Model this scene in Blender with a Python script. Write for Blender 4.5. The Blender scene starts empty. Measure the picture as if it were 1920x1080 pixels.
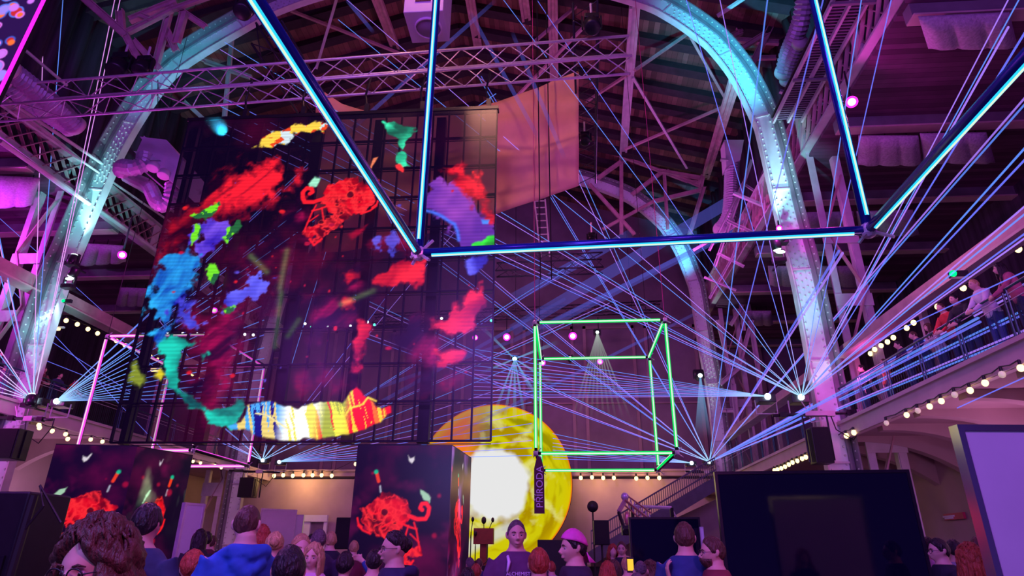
import bpy, bmesh, math, random
import numpy as np
from mathutils import Vector, Matrix
random.seed(7)
PI = math.pi
SC = bpy.context.scene
COL = SC.collection
SC.cycles.transparent_max_bounces = 48
SC.cycles.max_bounces = 6
SC.cycles.diffuse_bounces = 3
SC.cycles.glossy_bounces = 3
SC.cycles.sample_clamp_indirect = 4.0
SC.view_settings.view_transform = 'Standard'
SC.view_settings.look = 'None'
SC.view_settings.gamma = 1.0
SC.view_settings.use_curve_mapping = False
SC.view_settings.exposure = 0.0

# ------------------------------------------------------------------ camera (1920 x 1080, focal length 1192 px)
FPX = 1192.0
EYE = Vector((0, 0, 1.6))
_psi, _th, _ro = math.radians(4.2), math.radians(22.75), math.radians(0.4)
_f = Vector((-math.sin(_psi) * math.cos(_th), math.cos(_psi) * math.cos(_th), math.sin(_th)))
_r0 = Vector((math.cos(_psi), math.sin(_psi), 0)); _u0 = _r0.cross(_f)
_r = _r0 * math.cos(_ro) + _u0 * math.sin(_ro); _u = _r.cross(_f)
cam_data = bpy.data.cameras.new('camera'); cam = bpy.data.objects.new('camera', cam_data); COL.objects.link(cam)
cam_data.sensor_width = 36; cam_data.lens = 36 * FPX / 1920; cam_data.clip_start = 0.05; cam_data.clip_end = 300
cam.matrix_world = Matrix(((_r.x, _u.x, -_f.x, EYE.x), (_r.y, _u.y, -_f.y, EYE.y), (_r.z, _u.z, -_f.z, EYE.z), (0, 0, 0, 1)))
SC.camera = cam

def at(px, py, X=None, Y=None, Z=None):
    """the point in the hall seen at a pixel of the photograph, at a known depth, side or height"""
    d = _r * (px - 960) + _u * (540 - py) + _f * FPX
    if X is not None: t = (X - EYE.x) / d.x
    elif Y is not None: t = (Y - EYE.y) / d.y
    else: t = (Z - EYE.z) / d.z
    return EYE + d * t

# ------------------------------------------------------------------ world + lights
W = bpy.data.worlds.new('world'); SC.world = W; W.use_nodes = True
W.node_tree.nodes['Background'].inputs[0].default_value = (0.13, 0.05, 0.50, 1)  # violet ambient fill, let in where the hall is left open behind the camera
W.node_tree.nodes['Background'].inputs[1].default_value = 0.22

def lamp(kind, loc, color, power, size=0.3, target=None, angle=60, blend=0.6, name='light'):
    d = bpy.data.lights.new(name, kind); d.color = color; d.energy = power
    if kind == 'AREA': d.shape = 'DISK'; d.size = size
    else: d.shadow_soft_size = size
    if kind == 'SPOT': d.spot_size = math.radians(angle); d.spot_blend = blend
    o = bpy.data.objects.new(name, d); COL.objects.link(o); o.location = loc
    if target is not None:
        o.rotation_euler = (Vector(target) - Vector(loc)).to_track_quat('-Z', 'Y').to_euler()
    return o
# fill lamps without fixtures, added to light hall, roof, stage and crowd
lamp('AREA', (-4, -5, 13), (0.42, 0.12, 1.0), 1500, 5, (-4, 16, 6), name='hall_fill')
lamp('AREA', (6, -3, 12), (0.60, 0.10, 1.0), 420, 3, (8, 20, 9), name='hall_fill')
lamp('AREA', (-14, -3, 12), (0.55, 0.10, 1.0), 700, 3, (-18, 20, 10), name='hall_fill')
lamp('SPOT', (-3, 8, 22), (1.0, 0.42, 0.30), 2200, 0.4, (-3, 19, 15.5), 75, name='roof_fill_spot')
lamp('SPOT', (-3, 26, 15), (0.60, 0.2, 0.75), 3000, 0.6, (-4, 42, 10), 110, name='stage_fill')
lamp('SPOT', (0, 29, 12), (0.95, 0.35, 0.65), 750, 0.6, (0, 42, 3), 120, name='stage_fill')
lamp('SPOT', (-15, 26, 12), (0.95, 0.35, 0.6), 750, 0.6, (-14, 42, 3), 110, name='stage_fill')
lamp('POINT', (-4, 24, 19), (0.75, 0.14, 0.45), 600, 0.5, name='roof_fill')
lamp('POINT', (4, 31, 20), (0.55, 0.12, 0.6), 500, 0.5, name='roof_fill')
lamp('POINT', (-3, 5, 3.2), (0.75, 0.2, 1.0), 45, 0.3, name='crowd_fill')
lamp('SPOT', (3.2, -1.5, 4.5), (1.0, 0.16, 0.75), 520, 0.3, (-2, 6, 1.4), 62, name='crowd_fill')
lamp('SPOT', (-3.5, -2.0, 5.0), (0.30, 0.32, 1.0), 520, 0.3, (0, 5, 1.4), 90, name='crowd_fill')

lamp('POINT', (10.6, 8.5, 2.6), (0.85, 0.30, 0.75), 130, 0.2, name='gallery_under_fill')  # unseen lamps added under the galleries to brighten walls and brackets
lamp('POINT', (10.8, 16.0, 3.2), (0.85, 0.30, 0.75), 130, 0.2, name='gallery_under_fill')
lamp('POINT', (-21, 17, 3.0), (0.75, 0.35, 0.8), 220, 0.2, name='gallery_under_fill')
lamp('POINT', (-21, 26, 3.0), (0.75, 0.35, 0.7), 180, 0.2, name='gallery_under_fill')
lamp('POINT', (7.2, 9.0, 8.2), (1.0, 0.22, 0.45), 130, 0.2, name='gallery_fill')  # unseen lamps added to brighten the people on the right gallery
lamp('POINT', (7.6, 14.5, 8.4), (0.8, 0.25, 0.6), 110, 0.2, name='gallery_fill')

# ------------------------------------------------------------------ materials
MATS = {}
def _n(nt, t, **kw):
    n = nt.nodes.new(t)
    for k, v in kw.items(): setattr(n, k, v)
    return n
def mat(name, color, rough=0.6, metal=0.0, var=0.25, scale=6.0, bump=0.0, emit=0.0, ecol=None, spec=0.5, stretch=(1, 1, 1)):
    """painted surface with a mottled noise variation of its colour"""
    if name in MATS: return MATS[name]
    m = bpy.data.materials.new(name); m.use_nodes = True; nt = m.node_tree; b = nt.nodes['Principled BSDF']
    b.inputs['Roughness'].default_value = rough; b.inputs['Metallic'].default_value = metal
    b.inputs['Specular IOR Level'].default_value = spec
    if var > 0 or bump > 0:
        tc = _n(nt, 'ShaderNodeTexCoord'); mp = _n(nt, 'ShaderNodeMapping'); mp.inputs['Scale'].default_value = stretch
        no = _n(nt, 'ShaderNodeTexNoise'); no.inputs['Scale'].default_value = scale; no.inputs['Detail'].default_value = 4
        nt.links.new(tc.outputs['Object'], mp.inputs[0]); nt.links.new(mp.outputs[0], no.inputs['Vector'])
        cr = _n(nt, 'ShaderNodeValToRGB')
        cr.color_ramp.elements[0].position = 0.3; cr.color_ramp.elements[1].position = 0.7
        cr.color_ramp.elements[0].color = tuple(c * (1 - var) for c in color) + (1,)
        cr.color_ramp.elements[1].color = tuple(min(1, c * (1 + var * 0.6)) for c in color) + (1,)
        nt.links.new(no.outputs['Fac'], cr.inputs[0]); nt.links.new(cr.outputs[0], b.inputs['Base Color'])
        if bump > 0:
            bp = _n(nt, 'ShaderNodeBump'); bp.inputs['Strength'].default_value = bump; bp.inputs['Distance'].default_value = 0.05
            nt.links.new(no.outputs['Fac'], bp.inputs['Height']); nt.links.new(bp.outputs[0], b.inputs['Normal'])
    else:
        b.inputs['Base Color'].default_value = tuple(color) + (1,)
    if emit > 0:
        b.inputs['Emission Color'].default_value = tuple(ecol or color) + (1,); b.inputs['Emission Strength'].default_value = emit
    MATS[name] = m
    return m
def glow(name, color, strength, alpha=1.0, fade=False, light=False):
    """an emissive surface; alpha < 1 or fade imitates light beams in haze"""
    if name in MATS: return MATS[name]
    m = bpy.data.materials.new(name); m.use_nodes = True; nt = m.node_tree; nt.nodes.clear()
    out = _n(nt, 'ShaderNodeOutputMaterial'); e = _n(nt, 'ShaderNodeEmission')
    e.inputs[0].default_value = tuple(color) + (1,); e.inputs[1].default_value = strength
    src = e.outputs[0]
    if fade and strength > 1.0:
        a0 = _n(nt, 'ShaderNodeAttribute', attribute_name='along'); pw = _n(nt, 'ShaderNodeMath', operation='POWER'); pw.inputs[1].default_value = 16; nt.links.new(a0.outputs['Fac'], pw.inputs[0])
        mc = _n(nt, 'ShaderNodeMix', data_type='RGBA'); mc.inputs['A'].default_value = tuple(color) + (1,); mc.inputs['B'].default_value = (0.40, 0.75, 1.0, 1); nt.links.new(pw.outputs[0], mc.inputs['Factor']); nt.links.new(mc.outputs['Result'], e.inputs[0])  # the beam's whitening at its source is put into the colour
    if alpha < 1 or fade:
        tr = _n(nt, 'ShaderNodeBsdfTransparent'); mx = _n(nt, 'ShaderNodeMixShader')
        mx.inputs[0].default_value = alpha
        if fade:
            a = _n(nt, 'ShaderNodeAttribute', attribute_name='along'); mu = _n(nt, 'ShaderNodeMath', operation='MULTIPLY')
            mu.inputs[1].default_value = alpha
            nt.links.new(a.outputs['Fac'], mu.inputs[0]); nt.links.new(mu.outputs[0], mx.inputs[0])
        nt.links.new(tr.outputs[0], mx.inputs[1]); nt.links.new(e.outputs[0], mx.inputs[2]); src = mx.outputs[0]
    nt.links.new(src, out.inputs[0])
    if not light: m.cycles.emission_sampling = 'NONE'
    MATS[name] = m
    return m
def planks(name, color, width, axis, dark=0.35, rough=0.7, gap=0.05):
    """boards laid side by side along one axis"""
    m = bpy.data.materials.new(name); m.use_nodes = True; nt = m.node_tree; b = nt.nodes['Principled BSDF']
    b.inputs['Roughness'].default_value = rough
    tc = _n(nt, 'ShaderNodeTexCoord'); sp = _n(nt, 'ShaderNodeSeparateXYZ'); nt.links.new(tc.outputs['Object'], sp.inputs[0])
    d = _n(nt, 'ShaderNodeMath', operation='DIVIDE'); d.inputs[1].default_value = width; nt.links.new(sp.outputs[axis], d.inputs[0])
    fr = _n(nt, 'ShaderNodeMath', operation='FRACT'); nt.links.new(d.outputs[0], fr.inputs[0])
    lt = _n(nt, 'ShaderNodeMath', operation='GREATER_THAN'); lt.inputs[1].default_value = gap; nt.links.new(fr.outputs[0], lt.inputs[0])
    fl = _n(nt, 'ShaderNodeMath', operation='FLOOR'); nt.links.new(d.outputs[0], fl.inputs[0])
    wn = _n(nt, 'ShaderNodeTexWhiteNoise', noise_dimensions='1D'); nt.links.new(fl.outputs[0], wn.inputs['W'])
    no = _n(nt, 'ShaderNodeTexNoise'); no.inputs['Scale'].default_value = 1.2; no.inputs['Detail'].default_value = 6
    nt.links.new(tc.outputs['Object'], no.inputs['Vector'])
    ad = _n(nt, 'ShaderNodeMath', operation='MULTIPLY'); nt.links.new(wn.outputs['Value'], ad.inputs[0]); nt.links.new(no.outputs['Fac'], ad.inputs[1])
    cr = _n(nt, 'ShaderNodeValToRGB'); cr.color_ramp.elements[0].position = 0.0; cr.color_ramp.elements[1].position = 0.6
    cr.color_ramp.elements[0].color = tuple(c * dark for c in color) + (1,); cr.color_ramp.elements[1].color = tuple(color) + (1,)
    nt.links.new(ad.outputs[0], cr.inputs[0])
    mx = _n(nt, 'ShaderNodeMix', data_type='RGBA'); mx.inputs['A'].default_value = tuple(c * 0.12 for c in color) + (1,)
    nt.links.new(lt.outputs[0], mx.inputs['Factor']); nt.links.new(cr.outputs[0], mx.inputs['B']); nt.links.new(mx.outputs['Result'], b.inputs['Base Color'])
    return m

steel = mat('painted_steel', (0.62, 0.55, 0.60), 0.5, 0.0, 0.18, 2.0)
steel_cool = mat('arch_paint', (0.72, 0.78, 0.80), 0.45, 0.0, 0.12, 1.5)
steel_edge = mat('dark_riveted_steel', (0.22, 0.20, 0.24), 0.5, 0.1, 0.2, 2.0)
steel_pink = mat('rosy_steel', (0.55, 0.33, 0.36), 0.55, 0.0, 0.25, 2.0)
alu = mat('aluminium', (0.75, 0.68, 0.78), 0.35, 0.35, 0.1, 8)
black = mat('black_plastic', (0.012, 0.012, 0.016), 0.45, 0, 0.2, 10)
blackm = mat('black_metal', (0.02, 0.02, 0.028), 0.35, 0.3, 0.2, 10)
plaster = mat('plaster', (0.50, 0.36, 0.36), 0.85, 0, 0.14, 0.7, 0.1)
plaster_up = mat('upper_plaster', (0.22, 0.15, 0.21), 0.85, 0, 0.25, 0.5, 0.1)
drape = mat('black_drape', (0.045, 0.030, 0.055), 0.9, 0, 0.75, 3.0, 0.5, stretch=(1.2, 1.2, 0.06))
white_board = mat('white_panel', (0.80, 0.78, 0.86), 0.4, 0, 0.05, 2)
cream = mat('cream_beam', (0.60, 0.46, 0.42), 0.6, 0, 0.15, 2)
rivet_m = mat('rivet_steel', (0.60, 0.66, 0.62), 0.4, 0.2, 0.1, 5)
cable_m = mat('black_cable', (0.01, 0.01, 0.012), 0.5, 0, 0)

# ------------------------------------------------------------------ mesh helpers
class MB:
    def __init__(s): s.v = []; s.f = []; s.a = []
    def add(s, vs, fs, along=None):
        o = len(s.v); s.v += [tuple(p) for p in vs]; s.f += [tuple(i + o for i in f) for f in fs]
        s.a += list(along) if along is not None else [1.0] * len(vs)
        return s
    def box(s, c, d, m=None):
        x, y, z = d[0] / 2, d[1] / 2, d[2] / 2
        vs = [Vector((a * x, b * y, e * z)) for a in (-1, 1) for b in (-1, 1) for e in (-1, 1)]
        if m is not None: vs = [m @ p for p in vs]
        vs = [p + Vector(c) for p in vs]
        return s.add(vs, [(0, 1, 3, 2), (4, 6, 7, 5), (0, 4, 5, 1), (2, 3, 7, 6), (0, 2, 6, 4), (1, 5, 7, 3)])
    def bar(s, p0, p1, w, h=None, up=(0, 0, 1)):
        """rectangular bar between two points"""
        p0, p1 = Vector(p0), Vector(p1); h = h or w; d = (p1 - p0)
        if d.length < 1e-6: return s
        d.normalize(); up = Vector(up)
        if abs(d.dot(up)) > 0.98: up = Vector((0, 1, 0))
        a = d.cross(up).normalized(); b = a.cross(d)
        vs = [p + a * (i * w / 2) + b * (j * h / 2) for p in (p0, p1) for i, j in ((-1, -1), (1, -1), (1, 1), (-1, 1))]
        return s.add(vs, [(3, 2, 1, 0), (4, 5, 6, 7), (0, 1, 5, 4), (1, 2, 6, 5), (2, 3, 7, 6), (3, 0, 4, 7)])
    def tube(s, pts, r, n=8, cap=True, along=None):
        pts = [Vector(p) for p in pts]; k = len(pts)
        rs = r if isinstance(r, (list, tuple)) else [r] * k
        vs = []; al = []
        up = Vector((0, 0, 1))
        for i, p in enumerate(pts):
            d = (pts[min(i + 1, k - 1)] - pts[max(i - 1, 0)]).normalized()
            if i == 0: a = d.cross(up if abs(d.z) < 0.95 else Vector((1, 0, 0))).normalized()
            else: a = (a - d * a.dot(d)).normalized()
            b = d.cross(a)
            for j in range(n):
                t = 2 * PI * j / n; vs.append(p + (a * math.cos(t) + b * math.sin(t)) * rs[i])
                al.append(along[i] if along else 1.0)
        fs = [(i * n + j, i * n + (j + 1) % n, (i + 1) * n + (j + 1) % n, (i + 1) * n + j) for i in range(k - 1) for j in range(n)]
        if cap: fs += [tuple(range(n - 1, -1, -1)), tuple((k - 1) * n + j for j in range(n))]
        return s.add(vs, fs, al)
    def lathe(s, c, prof, axis=(0, 0, 1), n=20):
        """profile of (radius, height) turned about an axis"""
        ax = Vector(axis).normalized(); a = ax.orthogonal().normalized(); b = ax.cross(a); c = Vector(c); vs = []
        for r, h in prof:
            for j in range(n):
                t = 2 * PI * j / n; vs.append(c + ax * h + (a * math.cos(t) + b * math.sin(t)) * max(r, 1e-4))
        k = len(prof)
        fs = [(i * n + j, i * n + (j + 1) % n, (i + 1) * n + (j + 1) % n, (i + 1) * n + j) for i in range(k - 1) for j in range(n)]
        fs += [tuple(range(n - 1, -1, -1)), tuple((k - 1) * n + j for j in range(n))]
        return s.add(vs, fs)
    def ribbon(s, A, B, y0, y1):
        """solid band between two paths (inner, outer) in an XZ plane, from depth y0 to y1"""
        n = len(A); vs = []
        for (ax, az), (bx, bz) in zip(A, B): vs += [(ax, y0, az), (bx, y0, bz), (bx, y1, bz), (ax, y1, az)]
        fs = []
        for i in range(n - 1):
            o = 4 * i
            for j in range(4): fs.append((o + j, o + (j + 1) % 4, o + 4 + (j + 1) % 4, o + 4 + j))
        fs += [(3, 2, 1, 0), tuple(4 * (n - 1) + j for j in range(4))]
        return s.add(vs, fs)
    def sphere(s, c, r, n=10, m=8, sq=(1, 1, 1)):
        vs = [(c[0], c[1], c[2] + r * sq[2])]
        for i in range(1, m):
            p = PI * i / m
            for j in range(n):
                t = 2 * PI * j / n
                vs.append((c[0] + r * sq[0] * math.sin(p) * math.cos(t), c[1] + r * sq[1] * math.sin(p) * math.sin(t), c[2] + r * sq[2] * math.cos(p)))
        vs.append((c[0], c[1], c[2] - r * sq[2])); e = len(vs) - 1
        fs = [(0, 1 + j, 1 + (j + 1) % n) for j in range(n)]
        fs += [(1 + i * n + j, 1 + (i + 1) * n + j, 1 + (i + 1) * n + (j + 1) % n, 1 + i * n + (j + 1) % n) for i in range(m - 2) for j in range(n)]
        fs += [(e, 1 + (m - 2) * n + (j + 1) % n, 1 + (m - 2) * n + j) for j in range(n)]
        return s.add(vs, fs)
    def build(s, name, m, parent=None, smooth=False, off=None, bevel=0, attr=False):
        o0 = Vector(off) if off is not None else (wloc(parent) if parent else Vector((0, 0, 0)))
        me = bpy.data.meshes.new(name)
        me.from_pydata([(p[0] - o0.x, p[1] - o0.y, p[2] - o0.z) for p in s.v], [], s.f)
        if attr:
            at_ = me.attributes.new('along', 'FLOAT', 'POINT'); at_.data.foreach_set('value', s.a)
        me.update()
        o = bpy.data.objects.new(name, me); COL.objects.link(o)
        if m: me.materials.append(m)
        if smooth: me.polygons.foreach_set('use_smooth', [True] * len(me.polygons))
        if parent: o.parent = parent
        elif off is not None: o.location = off
        if bevel:
            b = o.modifiers.new('bevel', 'BEVEL'); b.width = bevel; b.segments = 2; b.limit_method = 'ANGLE'
        return o
def wloc(o):
    v = Vector((0, 0, 0))
    while o is not None: v += Vector(o.location); o = o.parent
    return v
def thing(name, label, cat, loc=(0, 0, 0), group=None, kind=None):
    o = bpy.data.objects.new(name, None); COL.objects.link(o); o.location = loc; o.empty_display_size = 0.2
    return tag(o, label, cat, group, kind)
def tag(o, label, cat, group=None, kind=None):
    o['label'] = label; o['category'] = cat
    if group: o['group'] = group
    if kind: o['kind'] = kind
    return o
def struct(name, mb, m, smooth=False):
    o = mb.build(name, m, smooth=smooth); o['kind'] = 'structure'
    return o
def copy_thing(root, loc=None, rotz=None, label=None, group=None):
    r = root.copy(); COL.objects.link(r)
    if loc is not None: r.location = loc
    if rotz is not None: r.rotation_euler = (0, 0, rotz)
    if label: r['label'] = label
    if group: r['group'] = group
    for ch in list(root.children):
        c = ch.copy(); COL.objects.link(c); c.parent = r
        for g in list(ch.children):
            d = g.copy(); COL.objects.link(d); d.parent = c
    return r
# ------------------------------------------------------------------ the setting
Y1, Y2, YB = 21.25, 37.5, 42.5
struct('floor', MB().box((-5, 19, -0.1), (60, 56, 0.2)), mat('floor_screed', (0.10, 0.07, 0.10), 0.35, 0, 0.3, 0.6))
# back wall: plastered below, darker above, behind the back gallery
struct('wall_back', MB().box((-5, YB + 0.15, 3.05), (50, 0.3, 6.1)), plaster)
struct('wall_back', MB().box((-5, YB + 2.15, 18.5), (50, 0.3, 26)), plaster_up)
mb = MB(); mb.box((-5, YB + 1.0, 6.45), (50, 2.3, 0.35)); mb.box((-5, YB - 0.22, 6.62), (50, 0.14, 0.12)); struct('trim_1', mb, plaster)
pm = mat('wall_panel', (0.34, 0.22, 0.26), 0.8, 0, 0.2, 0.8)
mb = MB()
for i in range(9):
    x = -22.6 + i * 4.4
    for dx in (-1.75, 1.75): mb.box((x + dx, YB + 1.93, 12), (0.22, 0.16, 10.2))
    mb.box((x, YB + 1.93, 17), (3.7, 0.16, 0.25)); mb.box((x, YB + 1.93, 11.4), (3.3, 0.10, 0.12))
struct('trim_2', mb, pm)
# aisles: side walls under and above the galleries, gallery floors
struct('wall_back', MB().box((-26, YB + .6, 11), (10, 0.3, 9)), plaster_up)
struct('wall_right', MB().box((12.9, 18, 2.7), (0.3, 50, 5.4)), plaster)
struct('wall_right', MB().box((19.0, 18, 10.5), (0.3, 50, 10.4)), drape)
struct('wall_left', MB().box((-23.4, 18, 3.1), (0.3, 50, 6.3)), plaster)
struct('wall_left', MB().box((-30.0, 18, 10.8), (0.3, 50, 10.0)), drape)
XR, XL, ZR, ZL = 9.0, -19.1, 5.54, 6.5
mb = MB(); mb.box((XR + 5, 18, ZR - 0.25), (10, 50, 0.3)); struct('floor_gallery_right', mb, plaster)
mb = MB(); mb.box((XL - 5.4, 18, ZL - 0.25), (10.8, 50, 0.3)); struct('floor_gallery_left', mb, plaster)
mb = MB()
mb.box((XR + 0.04, 18, ZR - 0.25), (0.16, 50, 0.52)); mb.box((XR - 0.05, 18, ZR - 0.02), (0.12, 50, 0.10)); mb.box((XR - 0.03, 18, ZR - 0.46), (0.10, 50, 0.07))
struct('trim_3', mb, mat('fascia_paint', (0.66, 0.50, 0.52), 0.6, 0, 0.08, 2))
mb = MB()
mb.box((XL - 0.04, 18, ZL - 0.25), (0.16, 50, 0.52)); mb.box((XL + 0.05, 18, ZL - 0.02), (0.12, 50, 0.10))
struct('trim_4', mb, MATS['fascia_paint'])
# curved cantilever brackets under the galleries
def bracket(x_edge, x_wall, y, zt, name):
    mb = MB(); n = 12; A = []; B = []
    for i in range(n + 1):
        t = i / n; x = x_edge + (x_wall - x_edge) * t
        A.append((x, zt)); B.append((x, zt - 0.18 - 1.15 * (t ** 2.4)))
    mb.ribbon(A, B, y - 0.16, y + 0.16)
    return struct(name, mb, plaster)
for i in range(9): bracket(XR + 0.3, 12.8, 9.0 + i * 2.05, ZR - 0.4, 'trim_%d' % (10 + i))
for i in range(6): bracket(XL - 0.3, -23.3, 14.0 + i * 4.2, ZL - 0.4, 'trim_%d' % (30 + i))
# aisle ceilings of dark boards with cross beams every bay third
board = planks('aisle_boards', (0.20, 0.075, 0.17), 0.22, 'Y')
struct('ceiling_aisle_right', MB().box((14.8, 18, 15.75), (10, 52, 0.12)), board)
struct('ceiling_aisle_left', MB().box((-25.0, 18, 15.35), (11, 52, 0.12)), board)
k = 0
for i in range(9):
    y = 14.05 + (i - 1) * 4.98
    for (x0, x1, z) in ((9.9, 19, 15.5), (-30, -19.6, 15.1)):
        mb = MB(); mb.box(((x0 + x1) / 2, y, z), (x1 - x0, 0.35, 0.5)); struct('trim_%d' % (50 + k), mb, steel_edge)
        mb = MB(); mb.box(((x0 + x1) / 2, y - 0.05, z - 0.27), (x1 - x0, 0.42, 0.06)); struct('trim_%d' % (150 + k), mb, cream); k += 1  # pale flange under a darker beam: its lit edge put into colour
# clerestory: drapes hung in folds between girder and roof
def folds(x, z0, z1, ya, yb, name, amp=0.18):
    mb = MB(); n = int((yb - ya) / 0.22); vs = []
    for i in range(n + 1):
        y = ya + (yb - ya) * i / n; d = amp * math.sin(i * 1.35 + 0.6 * math.sin(i * 0.37))
        vs += [(x + d, y, z0), (x + d * 0.7, y, z1)]
    mb.add(vs, [(2 * i, 2 * i + 1, 2 * i + 3, 2 * i + 2) for i in range(n)])
    o = struct(name, mb, drape, True)
    s = o.modifiers.new('solid', 'SOLIDIFY'); s.thickness = 0.04
folds(11.0, 16.6, 25.3, -6, 44, 'wall_clerestory_right'); folds(-21.2, 16.4, 25.3, -6, 44, 'wall_clerestory_left')
# main roof: two shallow slopes of boards and dark rafters
roofm = planks('roof_boards', (0.30, 0.12, 0.115), 0.28, 'X', 0.3)
def roof_z(x): return 29.6 - 0.30 * abs(x + 5.15)
for nm, xa, xb in (('ceiling_roof_right', -5.15, 11.6), ('ceiling_roof_left', -21.9, -5.15)):
    za, zb = roof_z(xa), roof_z(xb)
    mb = MB(); mb.add([(xa, -6, za), (xb, -6, zb), (xb, 45, zb), (xa, 45, za), (xa, -6, za + .1), (xb, -6, zb + .1), (xb, 45, zb + .1), (xa, 45, za + .1)],
                      [(0, 1, 2, 3), (4, 7, 6, 5), (0, 4, 5, 1), (3, 2, 6, 7), (0, 3, 7, 4), (1, 5, 6, 2)])
    struct(nm, mb, roofm)
darkwood = mat('dark_rafter', (0.035, 0.018, 0.03), 0.8, 0, 0.3, 3)
k = 0
for i in range(18):
    y = 14.0 + i * 1.7
    for xa, xb in ((-5.15, 11.5), (-21.8, -5.15)):
        struct('trim_%d' % (80 + k), MB().bar((xa, y, roof_z(xa) - .2), (xb, y, roof_z(xb) - .2), 0.55, 0.38), darkwood); k += 1

# ------------------------------------------------------------------ riveted steel arches
PROF = [(-18.75, 0), (-18.75, 6), (-18.72, 10.9), (-18.55, 12.6), (-18.25, 15.2), (-17.95, 17.2), (-17.4, 19.2), (-16.66, 21.0), (-15.64, 22.1), (-13.94, 23.45),
        (-12.59, 24.4), (-10.6, 25.25), (-8.0, 25.9), (-5.15, 26.1), (-2.3, 25.75), (1.2, 25.0), (3.98, 23.8), (5.18, 22.9), (6.28, 21.7), (6.75, 21.0), (7.4, 19.55), (7.93, 17.5),
        (8.05, 16.6), (8.2, 13.2), (8.38, 10.3), (8.4, 5.6), (8.4, 0)]
def smooth_path(P, step=0.25):
    P = [np.array(p, float) for p in P]; out = []
    for i in range(len(P) - 1):
        p0, p1, p2, p3 = P[max(i - 1, 0)], P[i], P[i + 1], P[min(i + 2, len(P) - 1)]
        n = max(2, int(np.linalg.norm(p2 - p1) / step))
        for j in range(n):
            t = j / n
            out.append(0.5 * (2 * p1 + (p2 - p0) * t + (2 * p0 - 5 * p1 + 4 * p2 - p3) * t * t + (3 * p1 - p0 - 3 * p2 + p3) * t ** 3))
    out.append(P[-1]); return out
def offset(P, d):
    out = []
    for i, p in enumerate(P):
        a, b = P[max(i - 1, 0)], P[min(i + 1, len(P) - 1)]; t = (b - a) / np.linalg.norm(b - a)
        out.append(p + np.array((-t[1], t[0])) * d)
    return out
def arch(Y, dx, label, rivets=True):
    root = thing('steel_arch', label, 'arch', (-5.15 + dx, Y, 0), 'riveted steel arches of the hall')
    P = [p + np.array((dx, 0)) for p in smooth_path(PROF)]; D = 0.80
    A = offset(P, 0.0); B = offset(P, D)
    MB().ribbon(A, B, Y - 0.14, Y + 0.14).build('web_plate', steel_cool, root)
    MB().ribbon(offset(P, D), offset(P, D + 0.05), Y - 0.55, Y + 0.55).build('outer_flange', steel_edge, root)
    MB().ribbon(offset(P, -0.05), offset(P, 0.0), Y - 0.22, Y + 0.10).build('inner_flange', steel, root)
    MB().ribbon(offset(P, D - 0.16), offset(P, D - 0.02), Y - 0.22, Y - 0.14).build('edge_angle', steel_edge, root)
    L = [0.0]
    for i in range(1, len(P)): L.append(L[-1] + float(np.linalg.norm(P[i] - P[i - 1])))
    L = np.array(L); PX = np.array(P)
    T = np.gradient(PX, axis=0); T /= np.linalg.norm(T, axis=1)[:, None]
    def pt(s, d):
        x = np.interp(s, L, PX[:, 0]); z = np.interp(s, L, PX[:, 1]); tx = np.interp(s, L, T[:, 0]); tz = np.interp(s, L, T[:, 1]); return x - tz * d, z + tx * d
    s = 2.0
    while s < L[-1] - 2:
        a = pt(s, 0.02); b = pt(s, D - 0.02)
        MB().bar((a[0], Y - 0.17, a[1]), (b[0], Y - 0.17, b[1]), 0.06, 0.06, (0, 1, 0)).build('stiffener', steel, root); s += 3.3
    if rivets:
        mb = MB(); s = 0.4; i = 0
        while s < L[-1] - 0.4:
            for d in ((0.09, 0.56) if (s % 9.9) < 5.5 else (0.09, 0.25, 0.41, 0.56)):
                x, z = pt(s + (0.09 if d in (0.25, 0.56) else 0), d); mb.sphere((x, Y - 0.15, z), 0.042, 6, 4)
            x, z = pt(s, D - 0.01); mb.sphere((x, Y - 0.40, z), 0.032, 6, 4)
            s += 0.27
        r = mb.build('rivets', rivet_m, root); r['kind'] = 'stuff'
    return root
arch(Y1, 0, 'near riveted steel arch lit cyan, spanning the hall behind the hanging screen')
arch(Y2, 0.4, 'far riveted steel arch framing the stage end of the hall')

# lattice columns beside each arch leg, and the long lattice girders along both sides
def lattice_column(x, y, z1, label, w=0.95):
    root = thing('lattice_column', label, 'column', (x, y, 0), 'lattice steel columns between nave and galleries')
    for dx in (-w / 2, w / 2):
        mb = MB(); mb.box((x + dx, y, z1 / 2), (0.24, 0.07, z1)); mb.box((x + dx - 0.12 * (1 if dx > 0 else -1), y + 0.12, z1 / 2), (0.04, 0.24, z1))
        mb.build('channel', steel, root)
    z = 1.0; s = 1; mb = MB()
    pts = []
    while z < z1: pts.append((x + s * w / 2, y - 0.05, z)); s = -s; z += 2.3
    for a, b in zip(pts, pts[1:]): mb.bar(a, b, 0.05, 0.16, (0, 1, 0))
    mb.build('lacing', steel_pink, root)
    for z in (5.0, 9.8, 12.2, z1 - 0.6):
        MB().box((x, y - 0.07, z), (w + 0.3, 0.03, 0.75 if z < 6 else 0.45)).build('gusset_plate', steel, root)
    return root
names = {(10.3, Y1): 'pink lattice column beside the near right arch leg', (-20.7, Y1): 'pink lattice column beside the near left arch leg',
         (10.6, Y2): 'distant lattice column beside the far right arch leg', (-20.2, Y2): 'distant lattice column beside the far left arch leg'}
for (x, y), l in names.items(): lattice_column(x, y, 16.6, l)
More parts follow.
